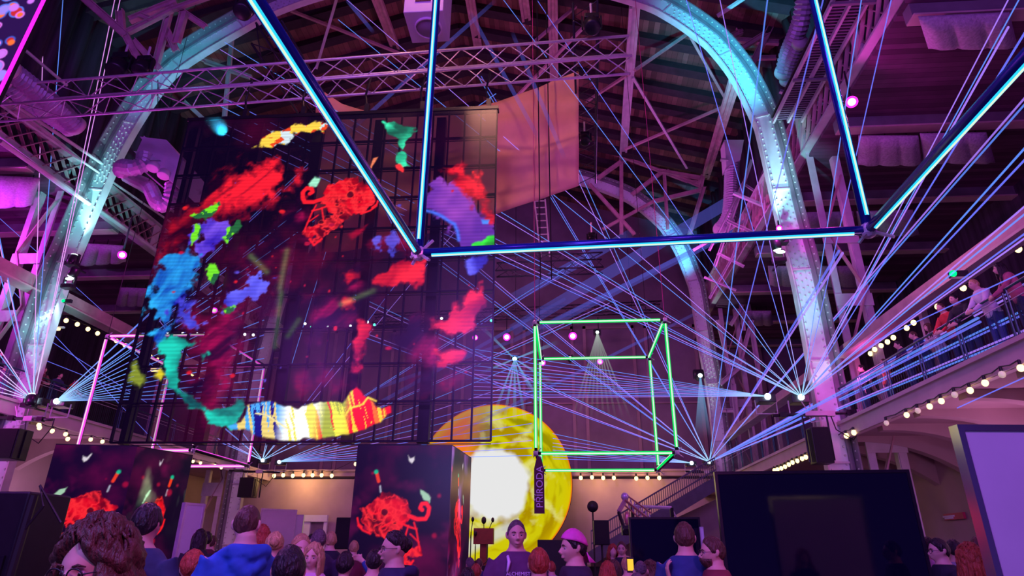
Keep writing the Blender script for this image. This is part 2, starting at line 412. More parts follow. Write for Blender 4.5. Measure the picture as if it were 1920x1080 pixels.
def girder(x, z0, z1, label):
    root = thing('lattice_girder', label, 'girder', (x, 18, z0), 'long lattice girders on both sides of the nave')
    for z in (z0, z1):
        mb = MB(); mb.box((x, 18, z), (0.34, 48, 0.08)); mb.box((x, 18, z + (0.14 if z == z0 else -0.14)), (0.07, 48, 0.26)); mb.build('chord', steel, root)
    for sgn, nm in ((1, 'lattice'), (-1, 'lattice')):
        mb = MB(); y = -5.0
        while y < 41: 
            a, b = (z0 + .1, z1 - .1) if sgn > 0 else (z1 - .1, z0 + .1)
            mb.bar((x + 0.05 * sgn, y, a), (x + 0.05 * sgn, y + 1.15, b), 0.03, 0.13, (1, 0, 0)); y += 0.575
        mb.build(nm, steel_pink, root)
    for i in range(10):
        MB().box((x, -4 + i * 5.0 + 0.25, (z0 + z1) / 2), (0.12, 0.5, z1 - z0)).build('post_plate', steel, root)
girder(9.7, 15.9, 17.6, 'pale lattice girder running along the right side of the nave')
girder(-19.4, 15.0, 16.4, 'pale lattice girder running along the left side of the nave')

# longitudinal struts and tie rods between the arches
def rod(p0, p1, w, m, name, label, cat='strut', group='bracing between the roof arches'):
    mb = MB(); p0 = Vector(p0); p1 = Vector(p1)
    if w > 0.15:
        d = (p1 - p0).normalized(); s = d.cross(Vector((0, 0, 1))).normalized() * w * 0.42
        mb.bar(p0 + s, p1 + s, w * 0.32, w * 0.5); mb.bar(p0 - s, p1 - s, w * 0.32, w * 0.5)
        mb.bar(p0, p1, w * 0.9, w * 0.08)
    else: mb.bar(p0, p1, w, w)
    o = mb.build(name, m, off=p0); tag(o, label, cat, group); return o
def on_arch(px, py): return at(px, py, Y=Y1 + 0.4)
struts = [((1190, 12), (1167, 305), 'steel'), ((872, -60), (915, 200), 'steel_pink'), ((978, -30), (1003, 150), 'steel_pink'), ((700, -20), (785, 205), 'steel_pink'), ((1378, 150), (1322, 335), 'steel_pink'), ((1035, -60), (1042, 300), 'steel_pink')]
desc = ['pale vertical-looking strut right of the lighting truss end', 'orange-lit strut right of the ceiling fan box', 'reddish strut above the middle of the salmon banner', 'double strut crossing behind the truss left of the ceiling fan box', 'pink strut rising to the cyan right shoulder of the near arch', 'dark strut beside the black tower truss']
for (a, b, m), l in zip(struts, desc):
    p = at(a[0], a[1], Y=Y1 + 0.4); q = at(b[0], b[1], Y=Y2)
    rod(p, q, 0.42, {'steel': steel, 'steel_pink': steel_pink}[m], 'roof_strut', l)
rods = [((1190, 132), (1290, 63), 24, 26, 'tie rod from the pale strut up to the near arch'), ((1290, 60), (1362, 188), 24, 29, 'tie rod falling from the near arch to the pink strut'),
        ((1187, 145), (1288, 315), 25, 34, 'thin tie rod falling right of the pale strut'), ((1172, 280), (1362, 198), 33, 29, 'long pink tie rod rising to the pink strut'),
        ((1100, 190), (1180, 138), 30, 25, 'short tie rod left of the pale strut'), ((545, 20), (770, 108), 24, 30, 'long tie rod sloping behind the lighting truss left'),
        ((632, -5), (593, 128), 22, 26, 'thin tie rod left of the ceiling fan box'), ((1000, 80), (1080, 12), 24, 28, 'faint tie rod above the truss right of centre'),
        ((1345, 30), (1450, -40), 22, 24, 'bright white tie rod above the cyan arch shoulder'), ((960, 190), (1100, 45), 27, 24, 'dim tie rod behind the truss and banner')]
def under_roof(px, py, y):
    p = at(px, py, Y=y)
    while p.z > roof_z(p.x) - 0.75: y -= 0.25; p = at(px, py, Y=y)
    return p
for a, b, ya, yb, l in rods: rod(under_roof(a[0], a[1], ya), under_roof(b[0], b[1], yb), 0.13, steel if 'white' in l or 'thin' in l else steel_pink, 'tie_rod', l, 'tie rod')

# far roof truss behind the banner, with its curved lower chord, gussets and posts
def truss_members(lst, y, label, name='roof_truss', m=None, w=0.28):
    p = [at(a, b, Y=y) for seg in lst for a, b in seg]; c = sum(p, Vector((0, 0, 0))) / len(p)
    root = thing(name, label, 'roof truss', (c.x, y, c.z), 'roof trusses')
    k = 0
    for seg in lst:
        for (a, b) in zip(seg, seg[1:]):
            yy = y + (k % 5) * w * 0.16; k += 1; ww = w * (1 - 0.12 * (k % 3))
            p_, q_ = at(a[0], a[1], Y=yy), at(b[0], b[1], Y=yy); mb = MB(); s_ = (q_ - p_).normalized().cross(Vector((0, 1, 0))) * ww * .40
            mb.bar(p_, q_, ww, ww * .10, (0, 1, 0)); mb.bar(p_ + s_, q_ + s_, ww * .14, ww * .6, (0, 1, 0)); mb.bar(p_ - s_, q_ - s_, ww * .14, ww * .6, (0, 1, 0)); mb.build('truss_bar', m or steel_pink, root)
    return root
truss_members([[(1125, 280), (1165, 292), (1235, 320), (1320, 335)], [(1170, 295), (1290, 340), (1310, 342)], [(1165, 303), (1120, 335)], [(1165, 303), (1165, 440)], [(1245, 318), (1252, 430)], [(1245, 320), (1185, 365)], [(1250, 320), (1315, 350), (1325, 300)],
               [(1320, 350), (1290, 450)], [(1105, 345), (1190, 440)], [(1130, 430), (1225, 378), (1320, 355)], [(1310, 345), (1345, 270), (1370, 190)]], 36.5, 'purple-pink roof truss around the top of the far arch')
truss_members([[(240, 60), (322, 18), (460, -30)], [(243, 38), (330, 2)], [(322, 5), (290, 130)], [(325, 10), (385, 50)], [(150, -10), (235, 65), (270, 130)], [(250, 75), (300, 130)], [(225, 20), (228, 60)], [(310, 50), (330, 95)], [(262, 28), (285, 38)], [(345, 25), (330, 80)]],
              17.5, 'pink roof truss in the upper left corner behind the near arch', w=0.3)
truss_members([[(1440, 60), (1360, 110)], [(1330, -10), (1390, 60), (1345, 80)], [(1375, 75), (1460, 80)], [(1370, 110), (1455, 108)], [(1405, 130), (1455, 30)]], 24, 'dim roof truss beyond the cyan right shoulder of the near arch', w=0.3)
truss_members([[(1170, 0), (1190, -30)], [(345, 190), (395, 235)], [(415, 80), (435, 70), (420, 230)], [(300, 80), (450, 140)], [(385, 115), (470, 145)]], 23.5, 'crossing roof bars behind the left shoulder of the near arch', w=0.24)
# lattice work beyond on the right between arch and girder
truss_members([[(1440, 300), (1375, 480), (1330, 560)], [(1410, 300), (1340, 500)], [(1300, 470), (1420, 400)], [(1395, 345), (1455, 385)], [(1365, 415), (1420, 440)], [(1345, 475), (1395, 500)], [(1400, 330), (1330, 470)], [(1520, 290), (1485, 380), (1505, 400)], [(1320, 520), (1380, 545)]],
              28, 'magenta-lit bracing between the right girder and the arches', m=steel, w=0.16)
truss_members([[(1350, 560), (1395, 530)], [(1370, 610), (1400, 560), (1420, 680), (1440, 880)], [(1385, 540), (1395, 620)], [(1350, 720), (1385, 690), (1410, 600)], [(1345, 600), (1375, 720), (1390, 880)], [(1350, 770), (1380, 770)]], 36.8, 'pale steel framing of the far right gallery bay', m=steel, w=0.28)
# ------------------------------------------------------------------ picture painting for the LED screens (in metres on the screen)
class NoiseField:
    def __init__(s, seed):
        s.g = np.random.RandomState(seed).rand(64, 64)
    def at(s, x, y):
        x0 = np.floor(x).astype(int); y0 = np.floor(y).astype(int); fx = x - x0; fy = y - y0
        fx = fx * fx * (3 - 2 * fx); fy = fy * fy * (3 - 2 * fy); g = s.g
        a = g[y0 % 64, x0 % 64]; b = g[y0 % 64, (x0 + 1) % 64]; c = g[(y0 + 1) % 64, x0 % 64]; d = g[(y0 + 1) % 64, (x0 + 1) % 64]
        return (a * (1 - fx) + b * fx) * (1 - fy) + (c * (1 - fx) + d * fx) * fy
    def fbm(s, x, y, o=4):
        r = 0; w = 0.5
        for i in range(o): r = r + w * s.at(x * 2 ** i + 7.3 * i, y * 2 ** i + 3.1 * i); w *= 0.5
        return r / (1 - 0.5 ** o)
NF = NoiseField(3); NG = NoiseField(11)
class Canvas:
    """colour + coverage on a grid of points U, V"""
    def __init__(s, U, V, base=(0.01, 0.004, 0.03), alpha=1.0):
        s.U, s.V = U, V; s.c = np.zeros(U.shape + (3,)) + np.array(base); s.a = np.zeros(U.shape) + alpha
    def blend(s, m, col, a=1.0):
        m = np.clip(m, 0, 1); col = np.asarray(col, float)
        s.c = s.c * (1 - m[..., None]) + col * m[..., None]; s.a = np.maximum(s.a * (1 - m), 0) + a * m
    def dist(s, pts, closed=False):
        d = np.full(s.U.shape, 1e9); n = len(pts)
        for i in range(n if closed else n - 1):
            (ax, ay), (bx, by) = pts[i], pts[(i + 1) % n]; dx, dy = bx - ax, by - ay; L = dx * dx + dy * dy + 1e-12
            t = np.clip(((s.U - ax) * dx + (s.V - ay) * dy) / L, 0, 1)
            d = np.minimum(d, np.hypot(s.U - ax - t * dx, s.V - ay - t * dy))
        return d
    def inside(s, pts):
        r = np.zeros(s.U.shape, bool); n = len(pts)
        for i in range(n):
            (ax, ay), (bx, by) = pts[i], pts[(i + 1) % n]
            if ay == by: continue
            r ^= ((ay > s.V) != (by > s.V)) & (s.U < (bx - ax) * (s.V - ay) / (by - ay) + ax)
        return r
    def poly(s, pts, col, soft=0.05, rough=0.0, a=1.0, tex=None, fr=2.0):
        d = s.dist(pts, True); sd = np.where(s.inside(pts), d, -d)
        if rough: sd = sd + rough * (NF.fbm(s.U * fr * 1.5, s.V * fr * 1.5, 5) - 0.5) * 2
        m = np.clip(sd / soft + 0.5, 0, 1)
        c = np.zeros(s.U.shape + (3,)) + np.asarray(col)
        if tex is not None: c = tex(s.U, s.V, c)
        s.blend(m * (a if a < 1 else 1), c, 1.0)
    def line(s, pts, w, col, soft=0.02, glow=0.0):
        d = s.dist(pts); m = np.clip((w / 2 - d) / soft + 0.5, 0, 1)
        if glow: s.c = s.c + np.exp(-(d / glow) ** 2)[..., None] * np.asarray(col) * 0.4
        s.blend(m, col)
def streaks(lo, hi, fx=1.0, fy=4.0, pw=1.5, ang=0.0):
    lo, hi = np.array(lo), np.array(hi); ca, sa = math.cos(ang), math.sin(ang)
    def f(U, V, c):
        u = U * ca + V * sa; v = -U * sa + V * ca; w = NG.fbm(u * 0.7, v * 0.7) * 2
        n = np.clip((NF.fbm(u * fx + w, v * fy + w, 5) - .5) * 2.6 + .52, 0, 1) ** pw
        return lo + (hi - lo) * n[..., None]
    return f
def cords(sc, lo=(0.22, 0.0, 0.01), hi=(1.0, 0.085, 0.085), mid=(0.80, 0.012, 0.03)):
    lo, hi, mid = (np.array(q) for q in (lo, hi, mid))
    def f(U, V, c):
        w = NG.fbm(U * 2.2 * sc, V * 2.2 * sc) * 2.5; n = NF.fbm(U * 2.6 * sc + w, V * 2.6 * sc - w, 3); r = 1 - np.abs(n - .5) * 9; r2 = 1 - np.abs(NG.fbm(U * 3.6 * sc - w, V * 3.6 * sc + w, 3) - .52) * 8
        k = np.clip(np.maximum(r, r2), 0, 1)[..., None]; d = np.clip((NF.fbm(U * 1.7 * sc + 9, V * 1.7 * sc, 3) - .38) * 5, 0, 1)[..., None]
        return (lo * (1 - d) + mid * d) * (1 - k) + hi * k
    return f
def skull(C, X, Y, s, flip=1, flat=1.0):
    """a red horned head of tangled cords; X, Y its middle, s its size"""
    def q(P): return [(X + flip * (a - 700) / 230.0 * s * flat, Y - (b - 590) / 230.0 * s) for a, b in P]
    red = cords(1.0 / s)
    C.poly(q([(560, 540), (575, 490), (600, 440), (650, 410), (700, 385), (770, 385), (800, 425), (850, 455), (908, 485), (885, 510), (890, 560), (860, 600), (820, 640), (770, 655), (700, 665), (650, 700), (610, 740), (570, 775), (520, 775), (478, 765), (475, 725), (540, 715), (590, 680), (640, 640), (600, 590), (570, 560)]),
           (1, 0.05, 0.03), 0.04 * s, 0.10 * s, tex=red, fr=5 / s)
    C.poly(q([(600, 660), (660, 640), (740, 650), (700, 720), (650, 760), (600, 800), (560, 835), (520, 825), (560, 790), (575, 740)]), (1, .05, .03), 0.04 * s, 0.12 * s, tex=red, fr=5 / s)
    br = (1.0, 0.05, 0.06)
    for P, w in (([(575, 530), (520, 550), (465, 548), (450, 520), (445, 480), (465, 452), (495, 455), (505, 480), (490, 492)], 26), ([(880, 600), (905, 580), (915, 545)], 12), ([(820, 640), (870, 620), (905, 590)], 12),
                 ([(540, 570), (520, 620), (500, 700), (490, 740)], 10), ([(575, 590), (590, 650), (600, 690)], 10), ([(520, 610), (560, 600), (640, 570)], 12), ([(500, 690), (560, 640)], 8), ([(600, 560), (650, 580), (690, 570), (750, 600)], 12),
                 ([(740, 500), (800, 520), (850, 500)], 10), ([(530, 800), (560, 838), (600, 800)], 14)):
        C.line(q(P), w / 230.0 * s, br, 0.03 * s)
    for (x, y, r, e) in ((740, 508, 24, 1.0), (665, 575, 14, .6), (620, 655, 22, .5), (700, 632, 12, .8), (585, 690, 18, .7), (800, 560, 10, .6)):
        a, b = q([(x, y)])[0]; d = np.hypot((C.U - a) / flat, (C.V - b) / e) / s + .05 * (NF.fbm(C.U * 9 / s, C.V * 9 / s) - .5)
        C.blend(np.clip((r / 230 - d) / 0.03, 0, 0.85), (0.10, 0.0, 0.01)); C.blend(np.clip(1 - np.abs(d - r / 230) / 0.022, 0, 1) * 0.5, (1, 0.16, 0.08))
def led_mat(name, strength, see=False):
    m = bpy.data.materials.new(name); m.use_nodes = True; nt = m.node_tree; nt.nodes.clear()
    out = _n(nt, 'ShaderNodeOutputMaterial'); at_ = _n(nt, 'ShaderNodeAttribute', attribute_name='Col'); e = _n(nt, 'ShaderNodeEmission'); e.inputs[1].default_value = strength
    nt.links.new(at_.outputs['Color'], e.inputs[0])
    gl = _n(nt, 'ShaderNodeBsdfPrincipled'); gl.inputs['Base Color'].default_value = (0.01, 0.01, 0.014, 1); gl.inputs['Roughness'].default_value = 0.3
    ad = _n(nt, 'ShaderNodeAddShader'); nt.links.new(e.outputs[0], ad.inputs[0]); nt.links.new(gl.outputs[0], ad.inputs[1]); src = ad.outputs[0]
    if see:
        tr = _n(nt, 'ShaderNodeBsdfTransparent'); mx = _n(nt, 'ShaderNodeMixShader'); nt.links.new(at_.outputs['Alpha'], mx.inputs[0])
        nt.links.new(tr.outputs[0], mx.inputs[1]); nt.links.new(src, mx.inputs[2]); src = mx.outputs[0]
    nt.links.new(src, out.inputs[0])
    return m
def led_panel(name, O, eu, ev, w, h, nu, nv, paint, m, parent):
    """flat LED picture: origin at the lower left corner, unit vectors eu, ev"""
    u = np.linspace(0, w, nu + 1); v = np.linspace(0, h, nv + 1); U, V = np.meshgrid(u, v)
    C = paint(U, V)
    O = np.array(O); eu = np.array(eu); ev = np.array(ev)
    P = O + U[..., None] * eu + V[..., None] * ev
    off = np.array(wloc(parent)); me = bpy.data.meshes.new(name); P = (P - off).reshape(-1, 3)
    idx = np.arange((nu + 1) * (nv + 1)).reshape(nv + 1, nu + 1)
    F = np.stack([idx[:-1, :-1], idx[:-1, 1:], idx[1:, 1:], idx[1:, :-1]], -1).reshape(-1, 4)
    me.from_pydata(P.tolist(), [], F.tolist())
    ca = me.color_attributes.new('Col', 'FLOAT_COLOR', 'POINT')
    rgba = np.concatenate([np.clip(C.c, 0, 4), C.a[..., None]], -1).reshape(-1).astype(np.float32); ca.data.foreach_set('color', rgba)
    me.materials.append(m); o = bpy.data.objects.new(name, me); COL.objects.link(o); o.parent = parent
    return o

# ------------------------------------------------------------------ hanging transparent LED wall
SY = 16.3
s_bl, s_tr = at(205, 828, Y=SY), at(935, 197, Y=SY)
sx0, sx1, sz0, sz1 = s_bl.x, at(926, 500, Y=SY).x, s_bl.z - 0.02, at(700, 213, Y=SY).z
SW_, SH_ = sx1 - sx0, sz1 - sz0
def S(px, py):
    p = at(px, py, Y=SY); return (p.x - sx0, p.z - sz0)
def SP(L): return [S(a, b) for a, b in L]
def paint_wall(U, V):
    C = Canvas(U, V, (0.008, 0.003, 0.035), 0.50)
    # the screen is more opaque towards the upper left and the top
    n = NF.fbm(U * 0.35 + 3, V * 0.35, 4); C.a = 0.42 + 0.42 * np.maximum(np.clip((V / SH_ - 0.25) * 1.4, 0, 1) * np.clip(1.3 - U / SW_ * 0.9, 0, 1), np.clip((V / SH_ - 0.62) * 4, 0, 1) * .95)
    C.c = C.c + (np.clip(n - 0.52, 0, 1) * 1.2)[..., None] * np.array((0.55, 0.02, 0.12)) * np.clip(1.4 - U / SW_, 0, 1)[..., None]
    R1 = streaks((0.04, 0.0, 0.03), (1.0, 0.05, 0.08), 0.45, 3.6, 1.0, 0.75)
    C.poly(SP([(365, 400), (395, 350), (440, 320), (500, 305), (525, 318), (520, 350), (560, 340), (560, 365), (500, 385), (440, 410), (400, 420), (360, 415)]), (1, 0, 0), 0.5, 0.9, tex=R1)
    C.poly(SP([(300, 470), (330, 420), (380, 395), (500, 385), (440, 420), (380, 440), (330, 490), (298, 495)]), (1, 0, 0), 0.6, 0.8, tex=streaks((0.06, 0, 0.03), (0.65, 0.03, 0.06), 0.5, 2, 1, 0.5))
    C.poly(SP([(430, 480), (560, 440), (640, 480), (560, 560), (450, 570)]), (1, 0, 0), 0.9, 0.8, a=0.45, tex=streaks((0.02, 0, 0.03), (0.5, 0.02, 0.10), 0.7, 1.4, 1.5, 0.5))
    for P in ([(440, 470), (520, 430), (560, 380), (600, 400), (570, 450), (500, 500), (450, 520)], [(380, 600), (430, 590), (450, 650), (430, 720), (390, 740), (370, 660)],
              [(600, 560), (660, 520), (700, 560), (640, 620), (590, 610)], [(770, 640), (820, 600), (850, 640), (800, 700), (760, 690)]):
        C.poly(SP(P), (1, 0, 0), 0.8, 1.2, tex=streaks((0.015, 0.0, 0.04), (0.48, 0.015, 0.14), 0.8, 2.6, 1.5, 0.6), fr=1.0)
    # yellow, white and red flourish at the top
    Yw = lambda U_, V_, c: np.where((NF.fbm(U_ * 1.6, V_ * 3) > 0.53)[..., None], np.array((1.0, 0.75, 0.15)), np.where((NG.fbm(U_ * 2, V_ * 2) > 0.5)[..., None], np.array((0.9, 0.15, 0.03)), np.array((0.75, 0.85, 0.9))))
    C.poly(SP([(475, 275), (500, 255), (545, 238), (600, 228), (612, 235), (605, 248), (585, 246), (550, 252), (535, 270), (520, 268), (505, 278)]), (1, .8, .2), 0.06, 0.18, tex=Yw, fr=3)
    gr = streaks((0.0, 0.22, 0.16), (0.12, 0.95, 0.62), 1.5, 1.5, 1)
    C.poly(SP([(718, 228), (735, 228), (770, 240), (783, 246), (768, 258), (760, 270), (755, 285), (745, 262), (728, 248)]), (0, 1, .6), 0.05, 0.12, tex=gr, fr=3)
    C.poly(SP([(745, 285), (760, 280), (762, 300), (770, 312), (755, 314), (742, 305)]), (0, 1, .6), 0.05, 0.12, tex=gr, fr=3)
    C.poly(SP([(735, 305), (750, 308), (758, 325), (742, 318)]), (1, 0.1, 0.1), 0.05, 0.12)
    C.poly(SP([(700, 297), (708, 295), (700, 310), (694, 322), (692, 315)]), (0.9, 0.35, 0.2), 0.04, 0.03)
    # green and yellow creature over a blue-violet plume, left
    bl = streaks((0.02, 0.02, 0.45), (0.25, 0.25, 1.0), 0.9, 0.9, 1); cy = streaks((0.0, 0.02, 0.45), (0.08, 0.60, 1.0), 0.9, 2.4, 1, 1.1)
    C.poly(SP([(360, 440), (375, 415), (400, 395), (410, 415), (430, 425), (428, 440), (410, 460), (380, 478), (370, 462)]), (.3, .2, 1), 0.10, 0.5, tex=streaks((0.10, 0.05, 0.6), (0.45, 0.25, 1.0), 1, 1, 1), fr=2)
    C.poly(SP([(290, 510), (320, 480), (350, 475), (365, 490), (350, 520), (340, 560), (330, 600), (310, 640), (298, 640), (285, 590), (285, 540)]), (0, .3, 1), 0.15, 0.6, tex=cy)
    C.poly(SP([(340, 560), (365, 580), (375, 610), (355, 630), (330, 610), (322, 585)]), (.1, .1, 1), 0.12, 0.5, tex=bl)
    C.poly(SP([(415, 580), (430, 555), (455, 540), (470, 515), (485, 512), (488, 525), (510, 530), (490, 545), (470, 560), (445, 575), (430, 585)]), (.1, .2, 1), 0.08, 0.35, tex=bl, fr=3)
    yg = lambda U_, V_, c: np.where((NF.fbm(U_ * 3, V_ * 3) > 0.47)[..., None], np.array((0.30, 0.85, 0.05)), np.array((0.05, 0.25, 0.10)))
    for P in ([(358, 405), (385, 395), (410, 380), (412, 390), (395, 408), (370, 415)], [(425, 430), (450, 412), (455, 425), (435, 445), (420, 455)], [(390, 495), (405, 492), (412, 515), (400, 530), (390, 520)], [(365, 420), (378, 425), (372, 445), (360, 460), (362, 440)], [(415, 578), (440, 576), (432, 590)]):
        C.poly(SP(P), (.4, 1, 0), 0.05, 0.16, tex=yg, fr=4)
    te = streaks((0.0, 0.14, 0.16), (0.04, 0.75, 0.62), 0.9, 1.8, 1.1)
    C.poly(SP([(305, 700), (300, 660), (315, 620), (340, 625), (385, 640), (392, 665), (375, 650), (345, 662), (325, 690), (335, 725), (360, 750), (400, 765), (445, 752), (468, 757), (462, 785), (430, 800), (395, 788), (350, 755), (315, 715)]), (0, .7, .6), 0.10, 0.40, tex=te)
    C.poly(SP([(243, 690), (255, 680), (268, 715), (262, 728), (248, 715)]), (.6, .7, .1), 0.10, 0.2, a=0.7)
    C.poly(SP([(300, 690), (310, 700), (302, 715), (290, 705)]), (.8, .7, .05), 0.08, 0.1)
    # red horned head
    a = S(642, 388); b = S(712, 388); skull(C, a[0], a[1], (b[0] - a[0]) * 1.02, 1, 1.0)
    C.poly(SP([(575, 345), (590, 332), (600, 335), (592, 348), (580, 352)]), (0.5, 0.9, 0.7), 0.06, 0.1)
    C.poly(SP([(650, 440), (690, 420), (680, 438), (660, 448)]), (0.7, 0.02, 0.08), 0.1, 0.1, a=0.7)
    # right: violet cloud with red rim, blue and green tongues
    vio = lambda U_, V_, c: np.array((0.20, 0.07, 0.48)) + NF.fbm(U_ * 1.2, V_ * 1.2)[..., None] * np.array((0.75, 0.22, 0.45)) * np.clip(NG.fbm(U_ * .6, V_ * .6) * 1.8 - 0.3, 0, 1)[..., None]
    C.poly(SP([(795, 360), (830, 335), (860, 345), (885, 370), (905, 400), (922, 430), (926, 450), (900, 458), (880, 465), (862, 460), (858, 425), (840, 412), (815, 396), (795, 394), (785, 375)]), (.4, .1, .8), 0.15, 0.5, tex=vio)
    C.line(SP([(794, 394), (812, 398), (828, 405), (842, 415), (852, 420), (858, 435), (860, 450)]), 0.09, (0.15, 0.30, 1.0), 0.08)
    C.poly(SP([(825, 312), (865, 305), (890, 325), (905, 360), (918, 400), (925, 412), (905, 400), (885, 370), (860, 345), (835, 325)]), (1, .1, .1), 0.20, 0.4, tex=streaks((0.25, 0.01, 0.03), (1.0, 0.06, 0.09), 0.7, 1.5, 1))
    C.poly(SP([(902, 412), (918, 412), (915, 420), (905, 420)]), (0.15, 0.4, 1), 0.05)
    C.poly(SP([(875, 492), (885, 483), (912, 480), (900, 500), (882, 514)]), (0.12, 0.25, 1), 0.10, 0.2, tex=bl)
    C.poly(SP([(888, 460), (905, 452), (925, 444), (926, 464), (900, 466)]), (0.05, 0.75, 0.08), 0.06, 0.2, tex=streaks((0, .3, 0), (.1, 1, .1), 2, 2, 1))
    for P in ([(715, 520), (730, 500), (765, 487), (800, 486), (790, 510), (780, 530), (740, 535)], [(640, 510), (655, 505), (670, 520), (655, 530)], [(820, 610), (850, 580), (870, 560), (905, 545), (915, 555), (905, 580), (895, 610), (870, 625), (840, 625)],
              [(650, 640), (680, 600), (690, 615), (685, 650), (665, 670)], [(640, 560), (655, 565), (660, 572), (645, 570)], [(820, 665), (845, 655), (862, 660), (845, 680), (830, 678)], [(650, 700), (660, 680), (668, 700)], [(760, 485), (830, 490), (850, 500), (820, 495)]):
        C.poly(SP(P), (1, .1, .06), 0.15, 0.45, tex=streaks((0.45, 0.01, 0.03), (1.0, 0.07, 0.09), 0.8, 2.0, 0.9, 0.7), fr=1.5)
    for P in ([(545, 700), (600, 690), (650, 725), (620, 740), (560, 735)], [(740, 735), (790, 725), (850, 705), (845, 720), (790, 745), (745, 750)], [(700, 450), (760, 440), (820, 460), (800, 480), (720, 480)], [(475, 560), (510, 550), (520, 590), (480, 600)]):
        C.poly(SP(P), (.7, .02, .1), 0.4, 0.5, a=0.55, tex=streaks((0.1, 0, 0.05), (0.8, 0.03, 0.12), 1, 1.6, 1.2))
    for P in ([(700, 450), (710, 445), (712, 470), (700, 468)], [(725, 445), (745, 435), (750, 460), (735, 478), (727, 465)], [(758, 440), (768, 438), (765, 450)]):
        C.poly(SP(P), (.2, .2, 1), 0.08, 0.25, tex=bl, a=0.8, fr=3)
    # the rim of the big ring at the bottom: blue, white, yellow and red stripes
    def strip(U_, V_, c):
        x = U_ + 0.25 * (V_) + 0.3 * NF.fbm(U_ * 1.2, V_ * 0.6); k = NF.fbm(x * 9.0, V_ * 0.45, 3); k2 = NG.fbm(x * 6.2, V_ * 0.4, 3)
        t = np.clip((U_ - S(460, 800)[0]) / (S(735, 800)[0] - S(460, 800)[0]), 0, 1)
        blue = np.where((k > 0.5)[..., None], np.array((0.15, 0.55, 1.0)), np.where((k2 > 0.5)[..., None], np.array((0.01, 0.03, 0.35)), np.array((0.9, 0.75, 0.3))))
        white = np.where((k2 > 0.62)[..., None], np.array((0.95, 0.9, 0.2)), np.array((1.0, 1.0, 0.95)) * 1.05)
        yel = np.where((k > 0.52)[..., None], np.array((0.95, 0.92, 0.12)), np.where((k2 > 0.58)[..., None], np.array((0.95, 0.08, 0.02)), np.array((0.55, 0.6, 0.08))))
        red = np.where((k > 0.58)[..., None], np.array((1.0, 0.75, 0.05)), np.where((k2 > 0.6)[..., None], np.array((1, 0.3, 0.02)), np.array((1.0, 0.03, 0.02))))
        w = lambda a, b: np.clip((t - a) / (b - a), 0, 1)[..., None]
        r = blue * (1 - w(0.20, 0.28)) + white * w(0.20, 0.28); r = r * (1 - w(0.46, 0.54)) + yel * w(0.46, 0.54); r = r * (1 - w(0.66, 0.72)) + red * w(0.66, 0.72)
        return r
    C.poly(SP([(462, 758), (500, 750), (530, 760), (560, 766), (600, 752), (640, 755), (655, 735), (668, 728), (690, 748), (705, 765), (735, 758), (735, 775), (712, 792), (680, 806), (620, 820), (560, 827), (505, 824), (465, 812), (430, 800), (450, 790), (458, 775)]), (1, 1, 1), 0.05, 0.10, tex=strip)
    C.line(SP([(480, 775), (500, 778), (515, 788), (530, 798), (548, 808)]), 0.04, (1, 0.9, 0.5)); C.line(SP([(648, 778), (656, 765), (668, 762), (680, 758), (690, 745), (705, 752)]), 0.05, (1, 0.8, 0.1), 0.03)
    # green-white glints
    for (x0, y0, x1, y1) in ((538, 470, 525, 540), (527, 550, 515, 650), (500, 510, 470, 480), (700, 545, 640, 570), (560, 600, 540, 630)):
        C.c = C.c + (np.exp(-(C.dist(SP([(x0, y0), (x1, y1)])) / 0.09) ** 2) * 0.35)[..., None] * np.array((0.35, 0.6, 0.2))
    for _ in range(60):
        r = random.Random(_); x = 300 + r.random() * 600; y = 300 + r.random() * 420; a_, b_ = S(x, y); d = np.hypot((C.U - a_) * (0.5 + r.random()), (C.V - b_)) + 0.10 * (NF.fbm(C.U * 4, C.V * 4) - 0.5)
        C.blend(np.clip((0.02 + 0.06 * r.random() - d) / 0.04, 0, 1), random.Random(_ + 9).choice([(0.7, 0.05, 0.05), (0.6, 0.03, 0.1), (0.2, 0.15, 0.7), (0.8, 0.05, 0.05)]))
    rowmod = 0.82 + 0.18 * (np.sin(V * 2 * PI / 0.12) > 0)
    C.c = np.clip(C.c, 0, 1.1) ** 1.45 * rowmod[..., None]
    return C
wall_led = thing('led_wall', 'huge see-through LED wall hanging in mid-air showing red, blue and teal swirls', 'screen', ((sx0 + sx1) / 2, SY, sz0))
led_panel('picture', (sx0, SY, sz0), (1, 0, 0), (0, 0, 1), SW_, SH_, 380, 380, paint_wall, led_mat('led_wall_light', 1.15, True), wall_led)
NC, NR = 20, 10
mb = MB()
for i in range(NC + 1):
    x = sx0 + SW_ * i / NC; w = 0.048
    mb.box((x, SY + 0.06, (sz0 + sz1) / 2), (w, 0.08, SH_))
for j in range(NR + 1):
    z = sz0 + SH_ * j / NR; mb.box(((sx0 + sx1) / 2, SY + 0.06, z), (SW_, 0.08, 0.05))
    mb.box(((sx0 + sx1) / 2, SY + 0.10, z - 0.07), (SW_, 0.03, 0.02))
mb.build('cabinet_frame', blackm, wall_led)
for i in (0, 4, 8, 12, 16):
    x = sx0 + SW_ * (i + 0.4) / NC if i else sx0 + 0.1
    MB().box((x, SY + 0.45, (sz0 + sz1) / 2), (0.30 if i else 0.16, 0.25, SH_)).build('support_column', blackm, wall_led)
mb = MB(); mb.box(((sx0 + sx1) / 2, SY + 0.1, sz1 + 0.05), (SW_ + 0.1, 0.25, 0.12)); mb.build('top_bar', blackm, wall_led)
